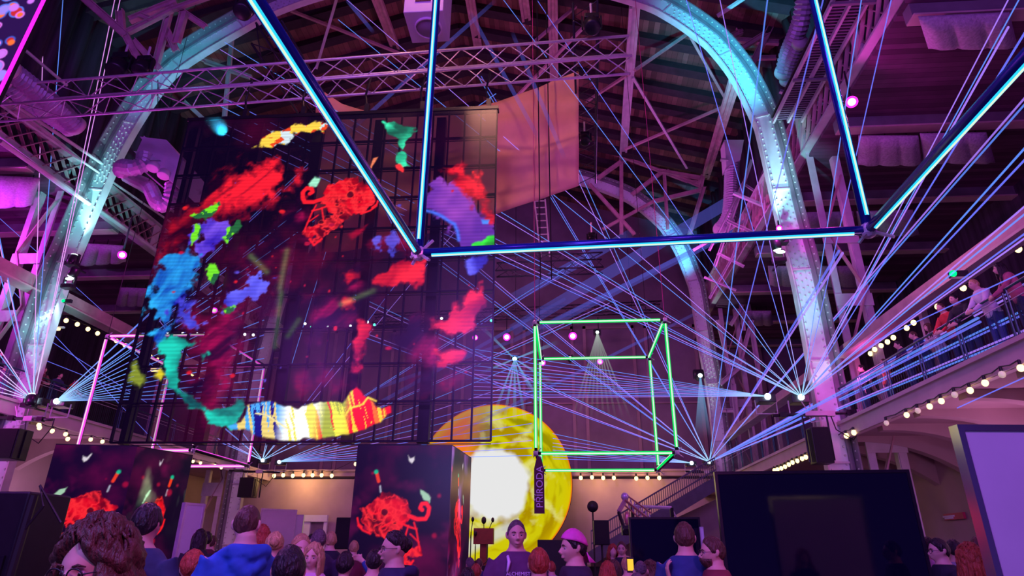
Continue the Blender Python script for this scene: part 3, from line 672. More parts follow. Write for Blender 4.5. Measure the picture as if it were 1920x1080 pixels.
for px in (688, 792, 916, 462, 570):
    x = at(px, 200, Y=SY).x
    mb = MB(); mb.tube([(x, SY + 0.1, sz1 + 0.1), (x - 0.1, SY + 0.05, sz1 + 0.8), (x + 0.05, SY - 0.05, 16.15)], 0.035, 6); mb.box((x, SY + 0.05, sz1 + 0.25), (0.14, 0.14, 0.3)); mb.build('hoist_chain', black, wall_led)
for px in (1, 2, 3): pass

# ------------------------------------------------------------------ lighting trusses
def box_truss(p0, p1, size, label, m, r=0.035, step=0.52, up=(0, 0, 1), group=None):
    p0, p1 = Vector(p0), Vector(p1); d = (p1 - p0); L = d.length; d.normalize()
    a = d.cross(Vector(up)).normalized() * size / 2; b = a.cross(d).normalized() * size / 2
    root = thing('lighting_truss', label, 'truss', tuple((p0 + p1) / 2), group)
    cs = [a + b, a - b, -a - b, -a + b]
    for c in cs: MB().tube([p0 + c, p1 + c], r, 8).build('chord', m, root, True)
    n = int(L / step)
    for k in range(4):
        c0, c1 = cs[k], cs[(k + 1) % 4]; pts = [p0 + d * (L * i / n) + (c0 if i % 2 else c1) for i in range(n + 1)]
        MB().tube(pts, r * 0.5, 5).build('lacing', m, root, True)
    return root
t0, t1 = at(-60, 199, Y=SY), at(1180, 103, Y=SY)
box_truss((t0.x, SY, t0.z), (t1.x, SY, t1.z), 0.82, 'long silver box truss carrying the hanging LED wall', alu, 0.045, 0.75)
blk = mat('black_truss', (0.03, 0.03, 0.045), 0.4, 0.4, 0.1, 4)
p0 = at(500, 60, Z=17.6); p1 = at(612, 240, Z=17.6)
box_truss((p0.x, p0.y, 17.6), (p1.x, p1.y, 17.6), 0.9, 'black truss running back over the hanging LED wall', blk, 0.04, 0.6, group='black roof trusses')
p0 = at(1098, 20, Z=18.0); p1 = at(1100, 330, Z=18.0)
box_truss((p0.x, p0.y, 18), (p1.x, p1.y, 18.0), 0.8, 'black truss running back beside the salmon banner', blk, 0.04, 0.6, group='black roof trusses')
a, b = at(930, 500, Y=33), at(1130, 493, Y=33)
box_truss(a, b, 0.9, 'black truss hanging level far behind the banner', blk, 0.05, 0.7, group='black roof trusses')
a, b = at(700, 600, Y=40.5), at(1240, 575, Y=40.5)
bt = box_truss(a, b, 0.6, 'black truss in front of the upper back wall over the stage', blk, 0.04, 0.6, group='black roof trusses')
for t in (.1, .5, .9): q = a.lerp(b, t); MB().tube([q, Vector((q.x, q.y, roof_z(q.x) - .2))], .02, 5).build('hoist_wire', blk, bt)
# ladder-like hanging element
p = at(1012, 385, Y=33); q = at(1022, 455, Y=33); root = thing('hanging_ladder', 'short pale ladder hanging below the salmon banner', 'ladder', tuple(q))
for dx in (-0.32, 0.32): MB().tube([(p.x + dx, 33, p.z + .4), (q.x + dx * .8, 33, q.z - .9)], 0.05, 6).build('rail', steel, root)
for i in range(9):
    t = i / 8; z = (p.z + .3) * (1 - t) + (q.z - .8) * t; x = p.x * (1 - t) + q.x * t; MB().tube([(x - .32, 33, z), (x + .32, 33, z)], 0.035, 6).build('rung', steel, root)

# ------------------------------------------------------------------ neon cubes
def neon_cube(name, label, P, order, tube_col, strength, r_tube, r_light, core=None, light_off=(0, 0, -1), tube_m=None):
    """P: 8 corners; edges each as a black tube with an LED strip along it"""
    c = sum((Vector(p) for p in P), Vector((0, 0, 0))) / 8
    root = thing(name, label, 'light frame', tuple(c), 'neon cube frames hanging in the hall')
    g = glow(name + '_led', tube_col, strength, light=True); off = Vector(light_off).normalized()
    for i, j in order:
        a, b = Vector(P[i]), Vector(P[j]); d = (b - a).normalized(); a2, b2 = a + d * r_tube * 3, b - d * r_tube * 3
        t = MB().tube([a, b], r_tube, 10).build('tube', tube_m or blackm, root, True)
        o = off - d * off.dot(d)
        if o.length < 0.3: o = Vector((c.x, c.y, c.z)) - (a + b) / 2; o = o - d * o.dot(d)
        tw = o.normalized()
        s = MB().tube([a2 + tw * r_tube * 0.75, b2 + tw * r_tube * 0.75], r_light, 8).build('led_strip', g, root, True)
        if core: MB().tube([a2 + tw * (r_tube * 0.75 + r_light * .62), b2 + tw * (r_tube * 0.75 + r_light * .62)], r_light * .5, 8).build('glare_core', glow(name + '_core', core, 1.0), s, True)  # pale burnt-out middle of the strip imitated by a second glowing tube
    for p in P:
        p = Vector(p); mb = MB(); mb.sphere(p, r_tube * 1.7, 8, 6)
        for k in range(5): mb.tube([p, p + Vector((math.cos(k * 2.1), math.sin(k * 1.7), math.cos(k)))* r_tube * 3], r_tube * 0.35, 5)
        mb.build('corner_joint', alu, root)
    return root
EDG = [(0, 1), (1, 2), (2, 3), (3, 0), (4, 5), (5, 6), (6, 7), (7, 4), (0, 4), (1, 5), (2, 6), (3, 7)]
# blue cube over the camera: far lower edge A-B, everything else rises or comes forward out of the frame
A, B = at(785, 475, Y=5.7), at(1628, 432, Y=5.62)
A.z = B.z = 4.45; A = at(785, 475, Z=4.45); B = at(1628, 432, Z=4.45)
A2 = at(480, 0, Z=4.45); dA = (A2 - A).normalized(); B2 = at(1920, 110, Z=4.45); dB = (B2 - B).normalized()
LN = (B - A).length
Pb = [A, B, B + dB * LN, A + dA * LN]; Pb += [p + Vector((0, 0, LN)) for p in Pb]
neon_cube('blue_light_cube', 'big blue-white neon cube frame hanging low and close overhead', Pb, [(0, 1), (1, 2), (3, 0), (4, 5), (5, 6), (6, 7), (7, 4), (0, 4), (1, 5), (2, 6), (3, 7)], (0.02, 0.50, 0.95), 1.5, 0.048, 0.022, core=(0.80, 0.95, 0.72), light_off=(0, -0.55, -1), tube_m=mat('blue_lit_tube', (0.01, 0.03, 0.30), 0.22, 0.3, 0.1, 4))  # dark tubes; the blue light on them is put into their colour
def cube_from(px, y, size, skew=0.0):
    o = at(px[0], px[1], Y=y); u = Vector((math.cos(skew), math.sin(skew), 0)) * size; w = Vector((-math.sin(skew), math.cos(skew), 0)) * size
    P = [o, o + u, o + u + w, o + w]; return P + [p + Vector((0, 0, size)) for p in P]
Pg = cube_from((1005, 850), 19.0, 4.05, -0.01)
neon_cube('green_light_cube', 'green neon cube frame hanging in the middle right of the hall', Pg, EDG, (0.0, 0.75, 0.12), 1.1, 0.05, 0.052, core=(0.80, 0.90, 0.80), light_off=(0, -1, -0.3))
Pm = cube_from((145, 845), 20.0, 3.9, 0.0)
neon_cube('magenta_light_cube', 'pink-violet neon cube frame hanging behind the LED wall at left', Pm, EDG, (1.0, 0.08, 0.85), 1.1, 0.045, 0.050, core=(0.95, 0.80, 0.85), light_off=(0, -1, -0.3))
# suspension wires of the cubes
def wire(p0, p1, label, r=0.012, m=cable_m, group='suspension wires'):
    o = MB().tube([p0, p1], r, 5).build('suspension_wire', m, off=p0); tag(o, label, 'wire', group); return o
red_w = mat('red_wire', (0.7, 0.05, 0.25), 0.5, 0, 0)
for p, l, m in ((Pg[4], 'thin wire holding the left front corner of the green cube', red_w), (Pg[5], 'thin red wire holding the right front corner of the green cube', red_w), (Pg[6], 'thin wire holding the right rear corner of the green cube', cable_m),
                (Pg[7], 'thin wire holding the left rear corner of the green cube', cable_m), (Pm[4], 'thin wire holding the left front corner of the magenta cube', cable_m)):
    wire(p, Vector((p.x, p.y, roof_z(p.x) - 0.4)), l, 0.011, m)
for px, l in ((1009, 'left of two black wires hanging down over the salmon banner'), (1027, 'right of two black wires hanging down over the salmon banner')):
    a = at(px, 150, Y=18.2); b = at(px, 460, Y=18.2); wire(Vector((a.x, 18.2, 27)), Vector((a.x, 18.2, b.z - 1.2)), l, 0.02)

# PRIRODA sign hung under the green cube
pc = at(1011, 908, Y=18.9); top = at(1011, 856, Y=18.9).z; bot = at(1011, 963, Y=18.9).z; wd = 0.29
sign = thing('hanging_sign', 'narrow dark tag-shaped banner reading PŘÍRODA under the green cube', 'sign', (pc.x, 18.9, bot))
mb = MB(); mb.add([(pc.x + a, 18.9 + c, z) for c in (-.02, .02) for a, z in ((-wd / 2, bot), (wd / 2, bot), (wd / 2, top - .35), (wd * .2, top), (-wd * .2, top), (-wd / 2, top - .35))],
    [(5, 4, 3, 2, 1, 0), (6, 7, 8, 9, 10, 11)] + [(i, (i + 1) % 6, (i + 1) % 6 + 6, i + 6) for i in range(6)]); mb.build('board', mat('dark_red_banner', (0.10, 0.012, 0.04), 0.6, 0, 0.2, 3), sign)
FONT_N = 0
def text(s, loc, size, m, parent, rot=(PI / 2, 0, 0), ext=0.004, name='lettering', align='CENTER', name2=None):
    c = bpy.data.curves.new(name, 'FONT'); c.body = s; c.size = size; c.align_x = align; c.align_y = 'CENTER'; c.extrude = ext
    t_ = bpy.data.objects.new(name, c); COL.objects.link(t_); c.materials.append(m)
    bpy.context.view_layer.update(); me = bpy.data.meshes.new_from_object(t_.evaluated_get(bpy.context.evaluated_depsgraph_get()))
    bpy.data.objects.remove(t_); bpy.data.curves.remove(c)
    o = bpy.data.objects.new(name, me); COL.objects.link(o)
    o.location = Vector(loc) - (wloc(parent) if parent else Vector((0, 0, 0))); o.rotation_euler = rot
    if parent: o.parent = parent
    return o
lilac = glow('lilac_print', (0.75, 0.6, 1.0), 0.55)
lil2 = mat('lilac_ink', (0.78, 0.66, 1.0), 0.5, 0, 0)
text('PŘÍRODA', (pc.x + 0.02, 18.87, bot + 0.72), 0.27, lil2, sign, (PI / 2, -PI / 2, 0))

# ------------------------------------------------------------------ salmon banner hung in a sagging curve behind the LED wall
def banner():
    root = thing('fabric_banner', 'large salmon cloth banner sagging behind the hanging LED wall', 'banner', tuple(at(930, 300, Y=19.2)))
    n, m_ = 60, 22; vs = []
    topc = [(590, 160), (640, 192), (690, 208), (760, 210), (850, 203), (930, 190), (1010, 168), (1085, 133)]
    botc = [(590, 470), (640, 470), (700, 462), (760, 450), (850, 425), (935, 400), (1010, 378), (1089, 345)]
    for i in range(n + 1):
        px = 590 + (1085 - 590) * i / n
        ty = np.interp(px, [a for a, _ in topc], [b for _, b in topc]); by = np.interp(px, [a for a, _ in botc], [b for _, b in botc])
        T = at(px, ty, Y=19.2); Bq = at(px, by, Y=19.2)
        for j in range(m_ + 1):
            t = j / m_; q = T.lerp(Bq, t)
            vs.append((q.x, 19.2 + 0.16 * math.sin(t * 16 - i * 0.11) * math.sin(t * 3.1) + 0.10 * math.sin(t * 7 + i * .21), q.z))
    mb = MB(); mb.add(vs, [(i * (m_ + 1) + j, (i + 1) * (m_ + 1) + j, (i + 1) * (m_ + 1) + j + 1, i * (m_ + 1) + j + 1) for i in range(n) for j in range(m_)])
    o = mb.build('cloth', mat('salmon_cloth', (0.86, 0.40, 0.30), 0.8, 0, 0.10, 1.5, 0.1), root, True); s = o.modifiers.new('solid', 'SOLIDIFY'); s.thickness = 0.02
banner()

# ------------------------------------------------------------------ corner LED board at the upper left
def paint_corner(U, V):
    C = Canvas(U, V, (0.02, 0.005, 0.06), 1.0); r = random.Random(4)
    for i in range(170):
        a, b, q = r.random() * 5, r.random() * 5, 0.09 + r.random() * 0.10; d = np.hypot(C.U - a, C.V - b)
        col = r.choice([(0.85, 0.15, 0.03), (0.5, 0.02, 0.02), (0.55, 0.15, 0.85), (0.9, 0.3, 0.05), (0.3, 0.2, 0.8), (0.85, 0.3, 0.9)]); C.blend(np.clip((q - d) / 0.04, 0, 1), col)
        if r.random() < 0.7: C.blend(np.clip(1 - np.abs(d - q) / 0.035, 0, 1) * 0.9, r.choice([(0.1, 0.2, 0.9), (0.8, 0.2, 1.0), (0.05, 0.1, 0.6)]))
    return C
O1 = at(82, 0, Y=11.0); O2 = at(-4, 178, Y=11.0)
ev = (Vector(O1) - Vector(O2)).normalized(); eu = Vector((-ev.z, 0, ev.x)) * 1.0
if eu.x > 0: eu = -eu
cl = thing('led_board', 'slanted LED board of colourful beads with a magenta edge, upper left corner', 'screen', tuple(O2))
st = Vector(O2) - ev * 1.5
led_panel('picture', tuple(st), tuple(eu), tuple(ev), 5, 5, 220, 220, paint_corner, led_mat('corner_led', 1.3), cl)
mb = MB(); mb.bar(st, st + ev * 5, 0.05, 0.06, (0, 1, 0)); mb.build('glowing_edge', glow('magenta_edge', (1, 0.02, 0.9), 1.4), cl)
mb = MB(); c_ = st + ev * 2.5 + eu * 2.5 + Vector((0, 0.09, 0)); M = Matrix((eu, Vector((0, 1, 0)), ev)).transposed(); mb.box(c_, (5, 0.12, 5), M); mb.build('housing', black, cl)
# ------------------------------------------------------------------ laser projectors; their beams are glowing tubes standing for light in haze
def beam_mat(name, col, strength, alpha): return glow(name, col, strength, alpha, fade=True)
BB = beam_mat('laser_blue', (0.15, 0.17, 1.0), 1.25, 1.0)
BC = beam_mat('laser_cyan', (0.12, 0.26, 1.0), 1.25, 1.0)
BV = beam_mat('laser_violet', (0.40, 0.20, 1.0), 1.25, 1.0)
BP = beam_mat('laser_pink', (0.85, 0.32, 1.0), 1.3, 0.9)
hot = glow('laser_aperture', (0.65, 0.85, 1.0), 12)
def projector(src, y, label, tgts, depth, r=0.011, mats=(BC, BB, BV), bracket=True):
    """tgts: pixels each beam passes; beams are cut at the depth given"""
    s = at(src[0], src[1], Y=y)
    root = thing('laser_projector', label, 'laser projector', (s.x, s.y + 0.25, s.z - 0.2), 'laser projectors on the column brackets')
    MB().box((s.x, s.y + 0.32, s.z - 0.03), (0.55, 0.5, 0.26)).build('housing', blackm, root, bevel=0.02)
    mb = MB(); mb.tube([(s.x - 0.33, s.y + .32, s.z - .05), (s.x - 0.33, s.y + .32, s.z - .5), (s.x + 0.33, s.y + .32, s.z - .5), (s.x + 0.33, s.y + .32, s.z - .05)], 0.025, 6); mb.build('yoke', steel, root)
    MB().sphere((s.x, s.y + 0.03, s.z), 0.10, 10, 8).build('aperture', hot, root, True)
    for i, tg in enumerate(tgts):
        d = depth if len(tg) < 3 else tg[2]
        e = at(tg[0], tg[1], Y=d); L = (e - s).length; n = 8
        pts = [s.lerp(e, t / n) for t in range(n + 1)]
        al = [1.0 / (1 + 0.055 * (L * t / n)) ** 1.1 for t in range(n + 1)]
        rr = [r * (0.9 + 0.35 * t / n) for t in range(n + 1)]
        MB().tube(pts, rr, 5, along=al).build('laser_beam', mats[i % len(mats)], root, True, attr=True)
    return root
def ext(src, thru, k): return (src[0] + (thru[0] - src[0]) * k, src[1] + (thru[1] - src[1]) * k)
def pairs(src, thr, k=1.0, w=7, dep=None):
    out = []
    for t in thr:
        e = ext(src, t, k); dx, dy = e[0] - src[0], e[1] - src[1]; L = math.hypot(dx, dy); nx, ny = -dy / L * w / 2, dx / L * w / 2
        for s in (-1, 1): out.append((e[0] + nx * s, e[1] + ny * s) + ((dep,) if dep else ()))
    return out
R1, R1b, R2, R2b, L1, L1b, L2, L2b = (1503, 744), (1440, 743), (1330, 866), (1297, 868), (62, 750), (105, 752), (492, 863), (523, 866)
tg = []
tg += pairs(R1, [(960, 468), (960, 415), (960, 492)], 2.0, 16, 18.2) + [(ext(R1, (960, 21), 1.25)) + (17.6,), ext(R1, (1007, 0), 1.2) + (17.6,), ext(R1, (960, 270), 1.6) + (18.2,), ext(R1, (960, 302), 1.6) + (18.2,)]
tg += [ext(R1, (1287, 0), 1.1) + (14,), ext(R1, (1350, 0), 1.1) + (14,), ext(R1, (1615, 0), 1.1) + (11,), ext(R1, (1671, 0), 1.1) + (11,), ext(R1, (1890, 0), 1.1) + (9,), ext(R1, (1910, 0), 1.1) + (9,), ext(R1, (1628, 540), 3.4) + (6,), ext(R1, (1617, 540), 3.4) + (6,)]
tg += [ext(R1, (1686, 540), 2.7) + (6,), ext(R1, (1695, 540), 2.7) + (6,), ext(R1, (1742, 540), 2.1) + (7,), ext(R1, (1752, 540), 2.1) + (7,), ext(R1, (1782, 540), 1.7) + (8,), ext(R1, (1790, 540), 1.7) + (8,)]
projector(R1, Y1 - 0.6, 'laser projector with a wide blue-violet fan on the near right arch leg', tg, 16)
projector(R1b, Y1 - 0.6, 'laser projector throwing a flat fan to the left beside the near right arch leg', [ext(R1b, (960, y), 1.15) + (20,) for y in (666, 676, 685, 693, 700, 707, 714, 720, 727, 733, 740, 745)], 20, 0.008)
tg = pairs(R2, [(975, 270)], 1.4, 6, 30) + [ext(R2, (1052, 270), 1.5) + (30,), ext(R2, (1064, 270), 1.5) + (30,)] + pairs(R2, [(960, 557), (960, 592), (960, 694), (960, 730)], 1.8, 8, 34)
tg += [ext(R2, (1405, 270), 1.5) + (14,), ext(R2, (1478, 265), 1.5) + (14,)] + pairs(R2, [(1615, 540), (1637, 695), (1637, 720), (1637, 740)], 2.1, 8, 12) + pairs(R2, [(1442, 687), (1560, 745)], 2.2, 8, 10)
projector(R2, Y2 - 0.6, 'laser projector with a blue fan on the far right arch leg', tg, 30, 0.019)
projector(R2b, Y2 - 0.6, 'laser projector throwing a flat fan to the left from the far right arch leg', [ext(R2b, (1060, y), 1.1) + (37,) for y in (818, 826, 834, 840, 846, 851, 856, 861)], 37, 0.012)
tg = [ext(L1, (83, 0), 1.1) + (19,), ext(L1, (118, 0), 1.1) + (19,), ext(L1, (215, 0), 1.1) + (19,), ext(L1, (225, 0), 1.1) + (19,), ext(L1, (-2, 440), 1.2), ext(L1, (4, 480), 1.6), (-30, 610), (-30, 625), (-30, 668), (-30, 684), (-30, 700), (-30, 715), (-30, 728), ext(L1, (12, 560), 1.7)]
projector(L1, Y1 - 0.6, 'laser projector with pink-white beams rising at the foot of the near left arch leg', tg, 19, 0.013, (BP, BC, BP))
tg = pairs(L1b, [(480, 402)], 1.35, 5, 20.0) + [ext(L1b, (480, 458), 1.6) + (20,), ext(L1b, (480, 490), 2.2) + (20,)] + [ext(L1b, (300, y), 2.0) + (20.5,) for y in (602, 622, 632, 648, 662, 676, 690, 702, 712, 722, 732, 740, 748)]
projector(L1b, Y1 - 0.6, 'laser projector with a blue fan to the right beside the near left arch leg', tg, 20, 0.012, (BC, BB, BC))
tg = [ext(L2, (605, 295), 1.0) + (36,), ext(L2, (665, 295), 1.0) + (36,), ext(L2, (737, 540), 1.7) + (36,), ext(L2, (760, 545), 1.6) + (36,)] + pairs(L2, [(640, 770), (655, 790)], 4.0, 6, 36) + pairs(L2, [(420, 830), (300, 700), (330, 640)], 1.5, 6, 36)
projector(L2, Y2 - 0.6, 'laser projector fanning upward on the far left arch leg', tg, 36, 0.017, (BV, BC, BB))
projector(L2b, Y2 - 0.6, 'laser projector throwing a flat blue fan to the right from the far left arch leg', [ext(L2b, (760, y), 2.0) + (36,) for y in (770, 788, 800, 810, 820, 830, 838, 846, 853, 860)], 36, 0.016, (BC, BV, BB))
# loose light beams crossing the hall, built as glowing tubes
tg = [(1330, 70, 15), (1460, -40, 15)]
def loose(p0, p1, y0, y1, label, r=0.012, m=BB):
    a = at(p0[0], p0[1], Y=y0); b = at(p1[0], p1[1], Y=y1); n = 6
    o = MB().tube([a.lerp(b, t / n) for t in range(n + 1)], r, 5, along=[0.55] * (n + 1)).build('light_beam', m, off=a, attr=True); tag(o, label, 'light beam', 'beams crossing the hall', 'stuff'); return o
for p0, p1, y0, y1, l in (((0, 520), (330, 870), 22, 26, 'thin violet beam falling from the left edge behind the gallery'), ((0, 410), (200, 590), 22, 30, 'upper violet beam falling from the left edge'), ((80, 630), (330, 790), 24, 30, 'blue beam crossing the left gallery'),
                          ((20, 650), (260, 745), 24, 28, 'lower blue beam crossing the left gallery'), ((1795, 765), (1960, 690), 14, 11, 'blue beam low along the right gallery railing'), ((1640, 640), (1930, 505), 16, 10, 'blue beam high along the right gallery railing'),
                          ((640, 230), (760, 470), 17, 18, 'faint beam falling across the LED wall')):
    loose(p0, p1, y0, y1, l)
# soft moving-head beams: lit haze imitated by glowing cones
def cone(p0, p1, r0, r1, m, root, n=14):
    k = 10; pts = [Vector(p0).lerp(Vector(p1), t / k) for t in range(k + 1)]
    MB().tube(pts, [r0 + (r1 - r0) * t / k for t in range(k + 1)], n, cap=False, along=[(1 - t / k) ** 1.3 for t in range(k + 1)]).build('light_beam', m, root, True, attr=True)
def moving_head(px, py, y, label, beams, m, lens, y_end=None, size=0.3, group='moving-head lights on the truss over the stage'):
    s = at(px, py, Y=y); root = thing('moving_head_light', label, 'stage light', tuple(s), group)
    mb = MB(); mb.lathe(s + Vector((0, 0.35, 0.05)), [(size * .5, -.3), (size * .75, -.2), (size * .75, .2), (size * .5, .35)], (0, 1, -0.3)); mb.build('head', blackm, root, True)
    mb = MB(); mb.box(s + Vector((0, 0.4, size * 1.3)), (size * 2, size, size * .5)); mb.box(s + Vector((-size, 0.4, size * .5)), (.06, .14, size * 1.6)); mb.box(s + Vector((size, 0.4, size * .5)), (.06, .14, size * 1.6)); mb.build('yoke', blackm, root)
    mb = MB(); mb.sphere(s, size * 0.45, 12, 8, (1, .4, 1)); mb.build('lens', lens, root, True)
    for (ex, ey, r1) in beams:
        e = at(ex, ey, Y=y_end or y - 2); cone(s, e, 0.03, r1, m, root)
    return root
whit = glow('white_lens', (0.75, 1.0, 0.95), 9); cyl = glow('cyan_lens', (0.35, 0.8, 1.0), 12)
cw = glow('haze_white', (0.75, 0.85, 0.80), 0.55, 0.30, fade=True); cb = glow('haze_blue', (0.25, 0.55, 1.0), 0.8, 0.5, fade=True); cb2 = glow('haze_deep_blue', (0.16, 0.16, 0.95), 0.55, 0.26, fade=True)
moving_head(965, 673, 38, 'moving-head light flaring blue-white left of the green cube', [(900, 610, .12), (1050, 640, .14), (1040, 720, .12), (1000, 740, .1), (965, 790, .12), (985, 790, .1), (945, 790, .1), (925, 780, .1), (900, 700, .1), (1020, 765, .1)], cb, cyl, 36)
moving_head(1120, 623, 38, 'moving-head light with a narrow fan of white rays inside the green cube', [(1120 + dx, 790, .07) for dx in (-48, -36, -24, -12, 0, 12, 24, 36, 50, 64)], cw, whit, 36, 0.22)
moving_head(1069, 671, 39, 'small white moving-head light low inside the green cube', [], cw, whit, 38, 0.2)
for (px, py, l) in ((1290, 700, 'moving-head light clamped to the far right arch leg'), ):
    moving_head(1313, 704, Y2 - 1.0, l, [(1318, 820, .45)], cb, whit, Y2 - 1.2, 0.28, 'uplights on the arch legs')
# broad blue light shafts through the hall, built as glowing tubes
shaft_root = thing('light_shaft', 'broad blue shafts of light crossing the hall behind the green cube', 'light beam', tuple(at(1440, 345, Y=34)), None, 'stuff')
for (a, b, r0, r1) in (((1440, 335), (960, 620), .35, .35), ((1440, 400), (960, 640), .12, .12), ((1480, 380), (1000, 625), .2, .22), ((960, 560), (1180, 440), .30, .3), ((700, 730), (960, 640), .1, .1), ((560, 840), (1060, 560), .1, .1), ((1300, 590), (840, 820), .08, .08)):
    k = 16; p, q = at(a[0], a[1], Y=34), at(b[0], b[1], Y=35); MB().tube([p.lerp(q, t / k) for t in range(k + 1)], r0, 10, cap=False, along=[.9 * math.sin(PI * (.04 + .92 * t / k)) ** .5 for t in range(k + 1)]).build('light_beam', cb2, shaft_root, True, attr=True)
up_root = thing('light_shaft', 'faint blue shaft of light falling past the ceiling fan box to the upper LED wall', 'light beam', tuple(at(920, 0, Y=17.5)), None, 'stuff')
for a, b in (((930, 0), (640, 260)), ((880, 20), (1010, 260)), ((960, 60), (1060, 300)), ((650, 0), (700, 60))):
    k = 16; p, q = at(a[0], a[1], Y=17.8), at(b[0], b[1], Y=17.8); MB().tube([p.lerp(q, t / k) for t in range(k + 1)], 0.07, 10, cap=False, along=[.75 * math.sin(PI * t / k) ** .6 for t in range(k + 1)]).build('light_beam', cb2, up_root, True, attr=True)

# ------------------------------------------------------------------ magenta and other wash lights with fixtures, then bare fill lamps
mag = glow('magenta_lens', (1.0, 0.55, 0.85), 2.2); magr = glow('magenta_ring', (1.0, 0.02, 0.85), 2.6)
def wash(px, py, y, r, label, power, mount=0.5, col=(1, 0.05, 0.75), grp='magenta wash lights'):
    s = at(px, py, Y=y); root = thing('wash_light', label, 'stage light', tuple(s), grp); d = (EYE - s).normalized(); d2 = (d + Vector((0, 0, -0.2))).normalized()
    MB().lathe(s, [(r * .6, -r * 2.2), (r, -r * 1.6), (r * 1.08, 0.0)], d2, 18).build('housing', blackm, root, True)
    MB().lathe(s, [(r * 1.02, 0.0), (r * 1.02, 0.02), (r * .7, 0.025)], d2, 20).build('lens_ring', magr, root)
    MB().lathe(s, [(r * .66, 0.025), (r * .6, 0.05), (r * .3, 0.07)], d2, 20).build('lens', glow('hot_lens', (0.95, 1.0, 0.75), 1.6), root)
    mb = MB(); mb.tube([s - d * r, s - d * r + Vector((0, 0, mount + r))], 0.03, 6); mb.build('hanger', blackm, root)
    if power: lamp('POINT', s + d * 0.25 + Vector((0, 0, -0.1)), col, power, 0.08, name='wash_lamp').data.shadow_soft_size = 0.05
    return root
wash(1597, 191, 16.2, 0.17, 'magenta wash light glaring under the right aisle ceiling', 110, 1.0)
wash(229, 478, 19.0, 0.14, 'magenta wash light glaring under the left aisle ceiling', 300, 1.4)
wash(950, 632, 40.2, 0.24, 'magenta wash light on the back truss, left of the green cube', 60, 1.3)
wash(1074, 630, 40.2, 0.26, 'magenta wash light on the back truss, upper one inside the green cube', 60, 1.3)
wash(1017, 680, 40.2, 0.20, 'magenta wash light by the left rear upright of the green cube', 0, 2.9)
wash(1125, 678, 40.2, 0.18, 'magenta wash light just under the upper rear tube of the green cube', 0, 2.9)
wash(891, 633, 40.2, 0.18, 'magenta wash light seen through the right edge of the LED wall', 0, 1.2)
wash(784, 635, 40.2, 0.16, 'magenta wash light seen through the middle of the LED wall', 0, 1.2)
wash(1461, 428, Y1 - 1.0, 0.10, 'small magenta light on the near right arch leg', 90, 0.2)
wash(402, 582, 24, 0.12, 'small magenta light behind the lower left of the LED wall', 0)
lamp('POINT', at(-60, 460, Y=20), (0.75, 0.05, 1.0), 500, 0.1, name='wash_lamp')  # bare lamps without fixtures, added as magenta and violet fill
lamp('POINT', at(-40, 700, Y=18.5), (1.0, 0.05, 0.8), 160, 0.1, name='wash_lamp')
lamp('POINT', at(1560, 330, Y=24), (1.0, 0.08, 0.75), 260, 0.1, name='wash_lamp')
lamp('POINT', at(1600, 700, Y=19.3), (1.0, 0.1, 0.7), 60, 0.1, name='wash_lamp')
lamp('POINT', at(1840, 150, Y=9), (0.45, 0.08, 1.0), 70, 0.1, name='wash_lamp')
lamp('POINT', (6, 27, 15), (0.95, 0.1, 0.9), 380, 0.1, name='wash_lamp')
# cyan uplights clamped to the near arch legs: each lights the web plate above it
def uplight(px, py, label, aim, power, col=(0.45, 0.95, 1.0), y=Y1 - 0.75, angle=40, g='uplights on the arch legs'):
    s = at(px, py, Y=y); t = at(aim[0], aim[1], Y=Y1 - 0.15); root = thing('uplight', label, 'stage light', tuple(s), g)
    d = (t - s).normalized()
    MB().lathe(s - d * 0.25, [(.10, -.2), (.17, -.12), (.17, .14), (.14, .2)], d).build('head', blackm, root, True)
    MB().box(s - Vector((0, 0, .38)), (.42, .3, .16)).build('base', blackm, root, bevel=0.02)
    for dx in (-.2, .2): MB().box(s + Vector((dx, 0, -.2)), (.05, .1, .42)).build('yoke_arm', blackm, root)
    MB().lathe(s - d * 0.04, [(.13, 0), (.12, .02)], d).build('lens', whit, root)
    MB().bar(s + Vector((0, .1, -.42)), (s.x, Y1, s.z - .42), .06).build('clamp', blackm, root)
    lamp('SPOT', s + d * 0.05, col, power, 0.05, s + d * 4, angle, 1.0, name='uplight_lamp')
    return root
uplight(140, 478, 'uplight on the near left arch leg, lighting the web above it cyan-white', (185, 350), 1500)
uplight(1462, 436, 'uplight on the near right arch leg, lighting the riveted web above it', (1448, 300), 1300)
for (px, py, ax, ay, l, pw) in ((133, 520, 60, 640, 'downlight on the near left arch leg with a white glare', 900), (1458, 470, 1510, 640, 'downlight on the near right arch leg with a white glare', 900)):
    s = at(px, py, Y=Y1 - 0.8); root = uplight(px, py, l, (ax, ay), pw)
    MB().sphere(s + Vector((0.05, -0.1, -0.1)), 0.11, 10, 6, (1.5, .6, .5)).build('glare_lens', glow('cool_lens', (0.75, 1, 0.95), 5), root, True)
uplight(60, 740, 'uplight at the foot of the near left arch leg', (75, 640), 350)
lamp('SPOT', at(420, 250, Y=Y1 - 5), (0.04, 0.72, 0.95), 11000, 0.2, at(330, 120, Y=Y1), 40, 1.0, name='arch_fill')  # spots without fixtures, added to brighten the arches
lamp('SPOT', at(1250, 250, Y=Y1 - 5), (0.03, 0.66, 0.92), 14000, 0.2, at(1350, 100, Y=Y1), 42, 1.0, name='arch_fill')
lamp('SPOT', at(1240, 560, Y=Y2 - 4), (0.04, 0.5, 1.0), 7000, 0.2, at(1270, 460, Y=Y2), 36, 1.0, name='arch_fill')
lamp('SPOT', at(1320, 880, Y=Y2 - 1.2), (0.75, 0.95, 1.0), 1500, 0.2, at(1312, 640, Y=Y2 - .3), 34, 1.0, name='arch_fill')
